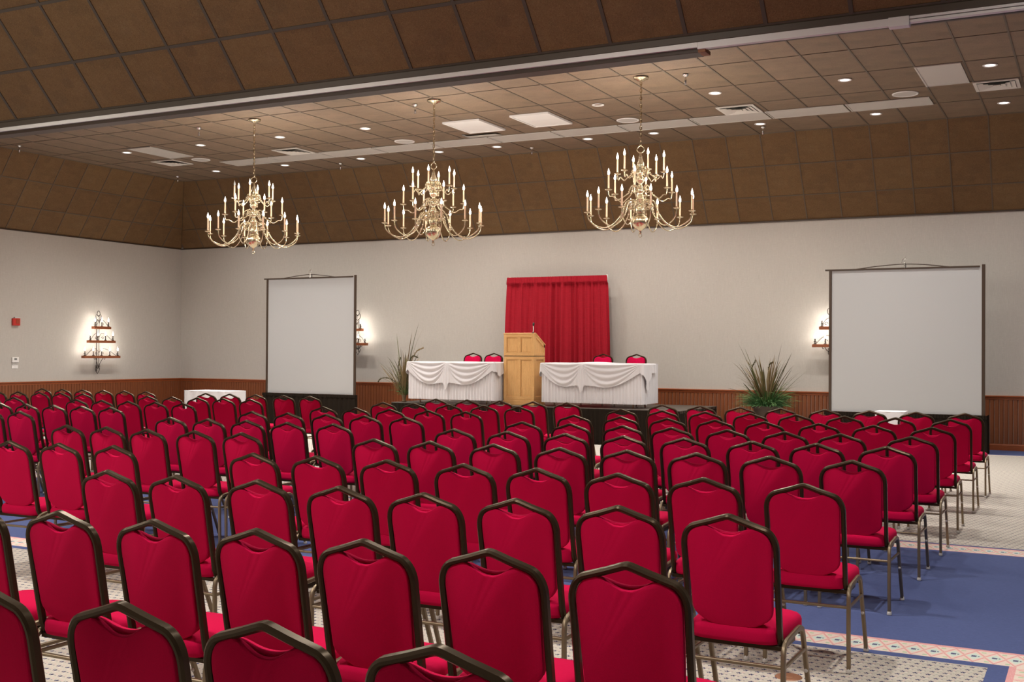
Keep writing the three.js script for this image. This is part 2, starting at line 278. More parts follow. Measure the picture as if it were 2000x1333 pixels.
// flat ceiling: local x = world x, local y = world -z ... seen from below: x to +x, y to +z would look up, so y runs to -z
const SL = Math.hypot(1.42, 0.96), sy = 1.42 / SL, sz = 0.96 / SL;
tiledPlane('ceiling', { x: V(1, 0, 0), y: V(0, 0, 1), o: V(0, HF, 0) }, box(0.9, 0.9, -0.16, XR, 12.2, -0.021).scale(1, 1, 1), [0.96, ...range(2, 31).map(gx)], [0.96, 2.19, 3.41, 4.63, 5.85, 7.07], () => 1, { tiles: M.tileFlatSheen, bar: M.barFlat, wv: 0.022, wh: 0.014 });
tiledPlane('ceiling_slope_back', { x: V(1, 0, 0), y: V(0, sy, sz), o: V(0, HC, 0) }, box(0, -0.1, -0.12, XR, SL, -0.021), range(0, 31).map(gx), [0, 0.5, 1.1, SL], ([x, y]) => x - y * sz, { bar: M.barSlope, wv: 0.02, wh: 0.02 });
tiledPlane('ceiling_slope_left', { x: V(0, 0, -1), y: V(sz, sy, 0), o: V(0, HC, 0) }, box(-12.1, -0.1, -0.12, 0, SL, -0.021), range(0, 19).map((k) => -11.6 + 0.61 * k), [0, 0.53, 1.12, SL], ([x, y]) => -x - y * sz, { bar: M.barSlope, wv: 0.02, wh: 0.02 });
tiledPlane('ceiling_slope_front', { x: V(1, 0, 0), y: V(0, 0.743, 0.669), o: V(0, 3.955, 12.15) }, box(0, 0, -0.12, XR, 1.9, -0.021), range(1, 36).map(gx), [0.02, 0.552, 1.162, 1.772], () => 1, { wv: 0.03, wh: 0.03, bar: M.barDark });
struct('ceiling_slab', box(-0.2, HF + 0.015, 13.2, XR + 0.2, HF + 0.2, ZF), M.slab);
{ // the far side of the header slopes up again, unseen from the seats
  const g = box(0, 0, -0.1, XR, 1.95, 0), m = new THREE.Matrix4().makeBasis(V(1, 0, 0), V(0, 0.743, -0.669), V(0, -0.669, -0.743)).setPosition(V(0, 3.955, 11.98)); g.applyMatrix4(m); struct('ceiling_slope_middle', g, M.slab);
}
// wall-top trims
struct('trim_3', box(0.02, HC - 0.012, 0, XR, HC + 0.012, 0.02), M.brownBar);
struct('trim_4', box(0, HC - 0.012, 0.02, 0.02, HC + 0.012, 12), M.brownBar);
// header with the track of the folding partition
const beam = struct('beam', rbox(-0.1, 3.911, 11.9, XR, 3.965, 12.17, 0.006), M.bar);
struct('track', rbox(0, 3.872, 12.115, 16.64, 3.911, 12.165, 0.003), M.white, beam);
struct('track_001', rbox(16.64, 3.858, 12.125, 18.04, 3.911, 12.165, 0.003), M.white, beam);
struct('track_channel', rbox(0, 3.838, 12.0, 16.64, 3.872, 12.145, 0.003), M.brownBar, beam);
struct('track_stop', rbox(16.64, 3.836, 12.02, 16.70, 3.866, 12.15, 0.004), M.orange, beam);
struct('track_box', rbox(18.02, 3.846, 12.10, 18.16, 3.914, 12.175, 0.005), M.white, beam);
struct('track_rail', rbox(18.16, 3.892, 12.12, XR, 3.911, 12.165, 0.003), M.white, beam);
struct('track_slot', rbox(18.16, 3.886, 12.02, XR, 3.892, 12.15, 0.001), M.dark, beam);
struct('track_lip', rbox(18.16, 3.866, 12.12, XR, 3.886, 12.165, 0.003), M.white, beam);
for (const x of [6.2, 9.9, 12.35, 15.1]) struct('track_joint', box(x, 3.87, 12.0, x + 0.006, 3.911, 12.162), M.grey, beam);

// ================================================================ THINGS IN THE CEILING
// recessed downlights
const dlGeo = { trim: lathe([[0.062, 0.03], [0.066, 0.004], [0.072, -0.006], [0.088, -0.009], [0.094, -0.004], [0.095, 0]], 32), cone: lathe([[0.062, 0.03], [0.058, 0.004], [0.064, -0.004]], 28), lamp: new THREE.CircleGeometry(0.064, 28).rotateX(Math.PI / 2) };
function downlight(x, z, label, lit = true, power = 1) {
  const t = thing('downlight', label, 'light', [x, HF, z], 0, 'recessed round downlights');
  mesh('trim', dlGeo.trim, M.white, t);
  const l = mesh('lamp', dlGeo.lamp, lit ? M.lamp : M.grey, t); l.position.y = lit ? -0.003 : 0.015;
  if (lit) { const s = new THREE.SpotLight(WARM, SPOT * power, 0, 1.15, 0.75, 2); s.position.set(x, HF - 0.02, z); s.target.position.set(x, 0, z); s.castShadow = true; s.shadow.radius = 5; s.name = 'downlight_beam'; scene.add(s, s.target); }
}
[18.06, 16.2, 14.35, 12.5, 8.2, 6.37, 4.52, 2.66].reverse().forEach((x, i) => downlight(x, 4.3, x === 12.5 ? 'unlit recessed downlight with a white ring, beside a round ceiling speaker' : 'lit downlight in the row farther from the stage, ' + ORD[i] + ' from the fire-alarm wall', x !== 12.5, 1.4));
[18.06, 16.2, 14.35, 12.49, 11.25, 9.42, 8.17, 6.38, 4.5, 2.67].reverse().forEach((x, i) => downlight(x, 1.81, 'lit downlight in the row over the stage, ' + ORD[i] + ' from the fire-alarm wall', true, 0.75));
// unseen downlights added above the rear seats to brighten chairs and carpet
for (const z of [14.3, 18.6]) [2.66, 6.37, 10.0, 13.0, 16.2, 19.6].forEach((x, i) => downlight(x, z, 'added unseen downlight above the rear seats, ' + (z < 15 ? 'first' : 'second') + ' row, ' + ORD[i] + ' from the alarm wall', true, 1.55));
for (const [i, x] of [2.66, 4.52, 6.37, 8.2, 12.5, 14.35, 16.2, 18.06].entries()) downlight(x, 8.2, 'added fill downlight hidden above the header, ' + ORD[i] + ' from the fire-alarm wall', true, 1.2);  // extra row, out of view, added to lift the light on the middle seats
// speakers
const spkGeo = { ring: lathe([[0.155, -0.004], [0.17, -0.012], [0.182, -0.010], [0.186, 0]], 36), grille: lathe([[0, -0.009], [0.08, -0.0085], [0.156, -0.006]], 36) };
[[16.82, 3.06, 'beside the square vent over the outer seats'], [12.49, 3.03, 'beside the chandelier nearest the large screen'], [8.16, 3.0, 'between the two white filter panels and the far vent'], [3.4, 3.07, 'nearest the fire-alarm wall']].forEach(([x, z, w]) => {
  const t = thing('ceiling_speaker', 'round white ceiling speaker ' + w, 'speaker', [x, HF, z], 0, 'round ceiling speakers'); mesh('ring', spkGeo.ring, M.white, t); mesh('grille', spkGeo.grille, M.whiteDim, t);
});
// square air vents with nested louvres
function ventRing(a, b, y0, y1) { const s = new THREE.Shape([[-a, -a], [a, -a], [a, a], [-a, a]].map((p) => new THREE.Vector2(...p))); const pos = [], idx = []; [[a, y0], [b, y1]].forEach(([q, y]) => [[-q, -q], [q, -q], [q, q], [-q, q]].forEach(([x, z]) => pos.push(x, y, z))); for (let i = 0; i < 4; i++) { const j = (i + 1) % 4; idx.push(i, j, i + 4, j, j + 4, i + 4); } const g = new THREE.BufferGeometry(); g.setAttribute('position', new THREE.Float32BufferAttribute(pos, 3)); g.setIndex(idx); const h = g.toNonIndexed(); h.computeVertexNormals(); return h; }
const ventM = std({ color: C(0.72, 0.69, 0.63), roughness: 0.5, side: THREE.DoubleSide });
[[18.055, 3.09, 'above the outer end of the seats'], [14.355, 3.05, 'beside the long strip of light panels'], [5.69, 3.045, 'behind the chandelier nearest the fire-alarm wall'], [2.61, 3.04, 'closest to the fire-alarm wall']].forEach(([x, z, w]) => {
  const t = thing('air_vent', 'square white air vent with nested louvres ' + w, 'vent', [x, HF, z], 0, 'square ceiling air vents');
  mesh('frame', merge([box(-0.295, -0.014, -0.295, 0.295, 0, -0.25), box(-0.295, -0.014, 0.25, 0.295, 0, 0.295), box(-0.295, -0.014, -0.25, -0.25, 0, 0.25), box(0.25, -0.014, -0.25, 0.295, 0, 0.25)]), ventM, t);
  [[0.243, 0.168], [0.178, 0.108], [0.118, 0.05]].forEach(([a, b]) => mesh('louvre', ventRing(a, b, -0.022, -0.005), ventM, t));
  mesh('louvre', box(-0.045, -0.02, -0.045, 0.045, -0.014, 0.045), ventM, t);
  mesh('backing', box(-0.25, -0.003, -0.25, 0.25, -0.001, 0.25), M.grey, t);
});
// unlit light panels in the ceiling: the strip over the stage front and the single ones
function lightPanel(x0, z0, x1, z1, label, y = 0) {
  const w = (x1 - x0) / 2, d = (z1 - z0) / 2, t = thing('light_panel', label, 'light', [x0 + w, HF - y, z0 + d], 0, 'unlit white ceiling light panels');
  mesh('frame', merge([box(-w, -0.012, -d, w, 0, -d + 0.022), box(-w, -0.012, d - 0.022, w, 0, d), box(-w, -0.012, -d + 0.022, -w + 0.022, 0, d - 0.022), box(w - 0.022, -0.012, -d + 0.022, w, 0, d - 0.022)]), M.whiteDim, t);
  mesh('diffuser', box(-w + 0.02, -0.006, -d + 0.02, w - 0.02, -0.001, d - 0.02), M.panel, t);
}
for (let k = 0; k < 11; k++) lightPanel(3.56 + k * 1.2325 + 0.012, 2.17, 3.56 + (k + 1) * 1.2325 - 0.012, 2.73, 'unlit white light panel in the long strip, ' + ORD[k] + ' counting from the fire-alarm wall');
lightPanel(17.155, 3.42, 17.73, 4.63, 'single unlit light panel beside the vent above the outer seats');
lightPanel(2.97, 3.45, 3.56, 4.6, 'single unlit light panel closest to the fire-alarm wall');
for (const [x, w] of [[10.91, 'the one nearer the large screen'], [9.66, 'the one nearer the small screen']]) {
  const t = thing('filter_panel', 'white air return panel with a lengthwise seam, ' + w, 'vent', [x + 0.345, HF, 3.72], 0, 'white return panels');
  mesh('frame', merge([box(-0.345, -0.03, -0.47, 0.345, 0, -0.44), box(-0.345, -0.03, 0.44, 0.345, 0, 0.47), box(-0.345, -0.03, -0.44, -0.315, 0, 0.44), box(0.315, -0.03, -0.44, 0.345, 0, 0.44)]), M.white, t);
  mesh('filter', box(-0.32, -0.02, -0.445, 0.32, -0.002, -0.002), M.white, t); mesh('filter', box(-0.32, -0.02, 0.002, 0.32, -0.002, 0.445), M.white, t);
}
{ const t = thing('loose_panel', 'thin grey panel edge gaping open beside the light strip', 'panel', [9.75, HF, 2.93]); const a = mesh('panel', box(-0.3, -0.004, -0.12, 0.3, 0.002, 0.12), M.panel, t); a.rotation.x = 0.1; a.position.y = -0.016; const b = mesh('edge', box(-0.34, -0.012, -0.14, -0.29, -0.001, 0.17), M.grey, t); b.position.y = 0; }
// sprinklers
const sprGeo = { cup: lathe([[0.012, -0.03], [0.03, -0.02], [0.042, 0]], 16), stem: lathe([[0.0, -0.12], [0.012, -0.118], [0.013, -0.09], [0.018, -0.085], [0.018, -0.065], [0.012, -0.06], [0.012, -0.02]], 12), plate: lathe([[0, -0.132], [0.024, -0.13], [0.024, -0.126], [0, -0.124]], 14) };
[[1.4, 5.73], [5.66, 5.58], [9.975, 5.53], [14.32, 5.55], [1.41, 1.62], [5.69, 1.53], [9.98, 1.48], [14.33, 1.56]].forEach(([x, z], i) => {
  const t = thing('sprinkler', 'chrome fire sprinkler in the row ' + (i < 4 ? 'nearer the header' : 'over the stage') + ', ' + ORD[i % 4] + ' from the fire-alarm wall', 'sprinkler', [x, HF - 0.006, z], 0, 'chrome ceiling sprinklers');
  mesh('escutcheon', sprGeo.cup, M.chrome, t); mesh('head', sprGeo.stem, M.chrome, t); mesh('deflector', sprGeo.plate, M.chrome, t);
});

// ================================================================ BANQUET CHAIR
// origin: on the floor below the middle of the top rail; the sitter looks along -z
const lean = (y) => -0.19 * (0.932 - y);
function chairParts() {
  const G = {};
  const half = [];                                     // one side of the back frame, from the rail under the seat to the top
  const side = [V(0.186, 0.395, -0.30), V(0.186, 0.395, -0.17), V(0.186, 0.401, -0.135), V(0.1865, 0.418, -0.108), V(0.187, 0.45, lean(0.45)), V(0.188, 0.55, lean(0.55)), V(0.189, 0.70, lean(0.70)), V(0.190, 0.795, lean(0.795))];
  half.push(...side.slice(0, 5), ...side.slice(5));
  const c0 = V(0.13, 0.795, 0);
  for (let k = 1; k <= 7; k++) { const a = k / 7 * 1.27, x = c0.x + 0.060 * Math.cos(a), y = c0.y + 0.083 * Math.sin(a); half.push(V(x, y, lean(y))); }
  half.push(V(0.075, 0.8965, lean(0.8965)), V(0.022, 0.9145, lean(0.9145)), V(0.009, 0.9185, lean(0.9185)));
  const path = [...half, V(0, 0.9198, lean(0.92)), ...half.slice().reverse().map((p) => V(-p.x, p.y, p.z))];
  G.frame = sweep(path.map((p) => V(p.x, p.y, p.z - 0.008)), rectProf(0.022, 0.034, 0.007), V(1, 0, 0));
  // pads
  const pad = (inset, notch, bottom) => {
    const s = new THREE.Shape(), w = 0.178 - inset, wb = 0.170 - inset;
    s.moveTo(-wb, 0.55); s.bezierCurveTo(-wb, 0.51, -wb + 0.035, bottom + 0.026, -0.085, bottom + 0.008); s.quadraticCurveTo(0, bottom - 0.008, 0.085, bottom + 0.008); s.bezierCurveTo(wb - 0.035, bottom + 0.026, wb, 0.51, wb, 0.55);
    s.lineTo(w, 0.80 - inset); s.bezierCurveTo(w, 0.845, w - 0.02, 0.872 - inset, 0.10, 0.884 - inset); s.bezierCurveTo(0.07, 0.882 - inset, 0.05, notch, 0, notch); s.bezierCurveTo(-0.05, notch, -0.07, 0.882 - inset, -0.10, 0.884 - inset); s.bezierCurveTo(-w + 0.02, 0.872 - inset, -w, 0.845, -w, 0.80 - inset); s.lineTo(-wb, 0.55);
    return s;
  };
  const slab = (shape, depth, bev, z) => { const g = new THREE.ExtrudeGeometry(shape, { depth, bevelEnabled: true, bevelThickness: bev, bevelSize: bev * 0.9, bevelSegments: 4, curveSegments: 8 }); const h = smooth(g, 0.9), p = h.attributes.position; for (let i = 0; i < p.count; i++) { const y = p.getY(i); p.setZ(i, p.getZ(i) + z + lean(y)); } h.computeVertexNormals(); return uvm(smooth(h, 0.9)); };
  G.front = slab(pad(0.017, 0.846, 0.478), 0.010, 0.010, -0.028);
  G.back = slab(pad(0.011, 0.836, 0.470), 0.005, 0.009, -0.006);
  // seat cushion: rings of a rounded outline
  const outline = (inset, n = 48) => { const pts = []; for (let k = 0; k < n; k++) { const a = k / n * Math.PI * 2, ca = Math.cos(a), sa = Math.sin(a), e = 0.36; const x = Math.sign(ca) * Math.pow(Math.abs(ca), e), z = Math.sign(sa) * Math.pow(Math.abs(sa), e); const zz = -0.275 - z * (0.205 - inset), f = (-zz - 0.07) / 0.41; pts.push([x * ((0.192 + 0.012 * f) - inset) * (z > 0.5 ? 1 : 1), zz]); } return pts; };
  const rings = [[0.03, 0.402], [0.004, 0.408], [0, 0.425], [0, 0.448], [0.004, 0.461], [0.014, 0.471], [0.034, 0.478], [0.075, 0.483], [0.13, 0.486]];
  const pos = [], idx = [], n = 48; rings.forEach(([i, y]) => outline(i).forEach(([x, z]) => pos.push(x, y + (y > 0.44 ? 0.006 * (1 - Math.pow((z + 0.275) / 0.21, 2)) : 0), z)));
  const top = pos.length / 3; pos.push(0, 0.494, -0.275); const bot = top + 1; pos.push(0, 0.402, -0.275);
  for (let r = 0; r < rings.length - 1; r++) for (let k = 0; k < n; k++) { const a = r * n + k, b = r * n + (k + 1) % n, c = a + n, d = b + n; idx.push(a, c, b, b, c, d); }
  for (let k = 0; k < n; k++) { const o = (rings.length - 1) * n; idx.push(o + k, top, o + (k + 1) % n); idx.push(k, (k + 1) % n, bot); }
  const sg = new THREE.BufferGeometry(); sg.setAttribute('position', new THREE.Float32BufferAttribute(pos, 3)); sg.setIndex(idx); sg.computeVertexNormals();
  { const nrm = sg.attributes.normal, q = nrm.getY(top) < 0; if (q) { sg.setIndex(idx.map((_, i) => idx[i - i % 3 + [0, 2, 1][i % 3]])); sg.computeVertexNormals(); } }
  G.seat = uvm(sg);
  // legs: each side is an upturned U split in two
  const prof = rectProf(0.019, 0.023, 0.004);
  for (const s of [-1, 1]) {
    G['rear' + s] = sweep([V(s * 0.208, 0.018, -0.085), V(s * 0.207, 0.20, -0.080), V(s * 0.208, 0.36, -0.076), V(s * 0.207, 0.392, -0.084), V(s * 0.206, 0.41, -0.104), V(s * 0.206, 0.421, -0.14), V(s * 0.206, 0.426, -0.22)], prof, V(1, 0, 0));
    G['front' + s] = sweep([V(s * 0.206, 0.426, -0.22), V(s * 0.206, 0.432, -0.30), V(s * 0.206, 0.431, -0.345), V(s * 0.207, 0.420, -0.375), V(s * 0.207, 0.396, -0.395), V(s * 0.207, 0.25, -0.456), V(s * 0.208, 0.018, -0.555)], prof, V(1, 0, 0));
    G['glideR' + s] = lathe([[0, 0], [0.013, 0.001], [0.015, 0.006], [0.014, 0.016], [0.012, 0.026], [0, 0.026]], 10).translate(s * 0.208, 0, -0.085);
    G['glideF' + s] = lathe([[0, 0], [0.013, 0.001], [0.015, 0.006], [0.014, 0.016], [0.012, 0.026], [0, 0.026]], 10).translate(s * 0.208, 0, -0.555);
    G['bump' + s] = lathe([[0, 0.006], [0.006, 0.005], [0.009, 0]], 10).rotateX(Math.PI / 2).translate(s * 0.207, 0.225, -0.452);
    G['brace' + s] = sweep([V(s * 0.209, 0.325, -0.078), V(s * 0.209, 0.325, -0.425)], rectProf(0.012, 0.016, 0.003), V(1, 0, 0));
  }
  G.cross = sweep([V(-0.205, 0.325, -0.078), V(0.205, 0.325, -0.078)], rectProf(0.013, 0.018, 0.003), V(0, 1, 0));
  G.rail = rbox(-0.198, 0.385, -0.44, 0.198, 0.404, -0.42, 0.003, 1); G.rail2 = rbox(-0.198, 0.385, -0.12, 0.198, 0.404, -0.10, 0.003, 1);
  return G;
}
const CG = chairParts();
function makeChair(name, label, group) {
  const t = thing(name, label, 'chair', [0, 0, 0], 0, group);
  mesh('seat', CG.seat, M.red, t); mesh('backrest', CG.front, M.red, t); mesh('back_panel', CG.back, M.red, t);
  mesh('back_frame', CG.frame, M.bronze, t); mesh('seat_rail', CG.rail, M.bronze, t); mesh('seat_rail_001', CG.rail2, M.bronze, t);
  let n = 0;
  for (const s of [-1, 1]) for (const e of ['rear', 'front']) {
    const l = mesh(n ? 'leg_00' + n : 'leg', CG[e + s], M.leg, t); n++;
    mesh('glide', CG['glide' + (e === 'rear' ? 'R' : 'F') + s], M.glide, l);
    if (e === 'front') mesh('bumper', CG['bump' + s], M.glide, l);
  }
  mesh('stretcher', CG.cross, M.leg, t); mesh('stretcher_001', CG['brace-1'], M.leg, t); mesh('stretcher_002', CG.brace1, M.leg, t);
  return t;
}
let chair0 = null;
function placeChair(x, y, z, turn, label, group) {
  let o;
  if (!chair0) { chair0 = o = makeChair('banquet_chair', label, group); }
  else { o = chair0.clone(); o.name = numbered('banquet_chair'); scene.add(o); o.userData = { label, category: 'chair', group }; }
  o.position.set(x, y, z); o.rotation.y = turn; return o;
}
// the audience seats, row by row from the stage: [x, z] of every chair
const BLOCKS = [
  ['open_aisle', [
    [[14.514, 6.96], [15.001, 6.96], [15.498, 6.96], [15.986, 6.96], [16.504, 6.96], [17.002, 6.96], [17.509, 6.96], [18.018, 6.96]],
    [[14.498, 8.30], [14.992, 8.30], [15.489, 8.30], [15.991, 8.30], [16.480, 8.30], [16.983, 8.30], [17.491, 8.30], [18.015, 8.30]],
    [[14.548, 9.72], [15.060, 9.72], [15.554, 9.72], [16.038, 9.72], [16.517, 9.72], [17.028, 9.72], [17.517, 9.72], [18.016, 9.72]],
    [[14.604, 11.01], [15.088, 11.01], [15.595, 11.01], [16.049, 11.01], [16.543, 11.01], [17.026, 11.01], [17.478, 11.01], [18.023, 11.01]],
    [[14.557, 12.18], [15.062, 12.19], [15.573, 12.18], [16.058, 12.16], [16.533, 12.11], [17.065, 12.15], [17.524, 12.11], [18.010, 12.12]],
    [[14.603, 13.43], [15.065, 13.40], [15.571, 13.38], [16.090, 13.40], [16.555, 13.35], [17.023, 13.32], [17.492, 13.29], [17.997, 13.31]],
    [[14.625, 14.80], [15.079, 14.75], [15.579, 14.73], [16.088, 14.71], [16.557, 14.71], [17.047, 14.73], [17.512, 14.71], [18.025, 14.71]],
    [[14.632, 15.98], [15.115, 15.98], [15.614, 15.94], [16.118, 15.95], [16.597, 15.97], [17.052, 15.94], [17.530, 15.93], [18.006, 15.94]],
    [[15.161, 17.21], [15.645, 17.18], [16.138, 17.17], [16.625, 17.16], [17.092, 17.16], [17.560, 17.12], [18.038, 17.12]],
    [[16.585, 18.27], [17.107, 18.26], [17.566, 18.25], [18.037, 18.24]],
  ]],
  ['lectern', [
    [[11.331, 7.12], [11.817, 7.12], [12.313, 7.12], [12.801, 7.12], [13.282, 7.12]],
    [[11.337, 8.41], [11.788, 8.41], [12.286, 8.41], [12.775, 8.41], [13.244, 8.41]],
    [[11.413, 9.76], [11.868, 9.76], [12.326, 9.76], [12.825, 9.76], [13.296, 9.76]],
    [[11.402, 10.98], [11.877, 10.98], [12.364, 10.98], [12.833, 10.98], [13.312, 10.98]],
    [[11.450, 12.22], [11.911, 12.21], [12.366, 12.20], [12.865, 12.24], [13.327, 12.18]],
    [[11.556, 13.54], [12.007, 13.53], [12.480, 13.55], [12.931, 13.49], [13.383, 13.46]],
    [[12.561, 14.92], [13.012, 14.89], [13.463, 14.83]],
  ]],
  ['middle', [
    [[7.519, 7.41], [7.976, 7.41], [8.459, 7.41], [8.967, 7.41], [9.433, 7.41]],
    [[7.612, 8.67], [8.064, 8.67], [8.515, 8.67], [8.966, 8.67], [9.427, 8.67]],
    [[7.681, 9.97], [8.132, 9.97], [8.584, 9.97], [9.035, 9.97], [9.486, 9.97]],
    [[7.751, 11.17], [8.202, 11.17], [8.653, 11.17], [9.105, 11.17], [9.556, 11.17]],
    [[8.943, 12.25], [9.447, 12.28]],
  ]],
  ['alarm', [
    [[4.091, 7.45], [4.552, 7.45], [5.004, 7.45], [5.455, 7.45], [5.906, 7.45], [6.357, 7.45]],
    [[4.435, 8.58], [4.904, 8.58], [5.356, 8.58], [5.807, 8.58], [6.258, 8.58]],
    [[6.073, 9.98], [6.529, 9.98]],
  ]],
];
const BLOCK_NAME = { open_aisle: 'open-aisle block', lectern: 'lectern-facing block', middle: 'small-screen block', alarm: 'alarm-wall block' };
const jr = rng(99);
for (const [b, rows] of BLOCKS) rows.forEach((row, j) => row.forEach(([x, z], i) => {
  placeChair(x, 0, z, (jr() - 0.5) * 0.03, 'red chair, ' + BLOCK_NAME[b] + ', ' + ORD[j] + ' row from stage, ' + ORD[i] + ' seat from alarm-wall end', 'audience chairs, ' + BLOCK_NAME[b]);
}));

// ================================================================ STAGE AND WHAT STANDS ON IT
// pleated hanging cloth along a line of points [x, z], from yTop to yBot; outward = side of the path on the pleats' crest
function pleated(path, yTop, yBot, amp, period, seed, nv = 6, flare = 0.3) {
  const r = rng(seed), segs = []; let L = 0;
  for (let i = 0; i < path.length - 1; i++) { const d = Math.hypot(path[i + 1][0] - path[i][0], path[i + 1][1] - path[i][1]); segs.push([L, d]); L += d; }
  const nu = Math.max(8, Math.round(L / period * 6)), wob = Array.from({ length: Math.ceil(L / period) + 3 }, () => [r() * 0.6 - 0.3, 0.55 + r() * 0.6]);
  const at = (s) => { let i = segs.findIndex(([a, d]) => s <= a + d + 1e-9); if (i < 0) i = segs.length - 1; const t = (s - segs[i][0]) / segs[i][1], a = path[i], b = path[i + 1], dx = (b[0] - a[0]) / segs[i][1], dz = (b[1] - a[1]) / segs[i][1]; return { x: a[0] + (b[0] - a[0]) * t, z: a[1] + (b[1] - a[1]) * t, nx: -dz, nz: dx }; };
  return gridGeo(nu, nv, (u, v) => {
    const s = u * L, q = at(s), k = s / period, w = wob[Math.floor(k)] ?? [0, 1], o = amp * w[1] * (0.55 + 0.45 * v + flare * v * 0.3) * Math.sin(2 * Math.PI * (k + w[0] * 0.2)) ;
    return V(q.x + q.nx * o, yTop + (yBot - yTop) * v, q.z + q.nz * o);
  }, (u, v) => [u * L, v * (yTop - yBot)]);
}
const ST = 0.615;                                      // stage height
{
  const t = thing('stage', 'low black-skirted stage with a dark top carrying the tables and lectern', 'stage', [0, 0, 0]);
  mesh('deck', rbox(7.55, ST - 0.05, 0.37, 13.2, ST, 2.44, 0.006), M.deck, t);
  mesh('skirt', pleated([[13.2, 0.4], [13.2, 2.455], [7.56, 2.455], [7.56, 0.4]], ST - 0.012, 0.004, 0.016, 0.085, 3), M.blackCloth, t);
  mesh('frame', merge([7.7, 9.4, 11.2, 13.0].flatMap((x) => [0.5, 2.3].map((z) => box(x - 0.02, 0, z - 0.02, x + 0.02, ST - 0.05, z + 0.02)))), M.black, t);
}
for (const [x, d, w] of [[8.52, 0, 'behind the table beside the tall grasses, farther from the lectern'], [8.985, 0.02, 'behind the table beside the tall grasses, nearer the lectern'], [11.25, 0, 'behind the table past the lectern, nearer the lectern'], [11.9, 0, 'behind the table past the lectern, farther from the lectern']])
  placeChair(x, ST, 1.02 + d, Math.PI, 'red chair facing the room ' + w, 'four chairs on the stage');

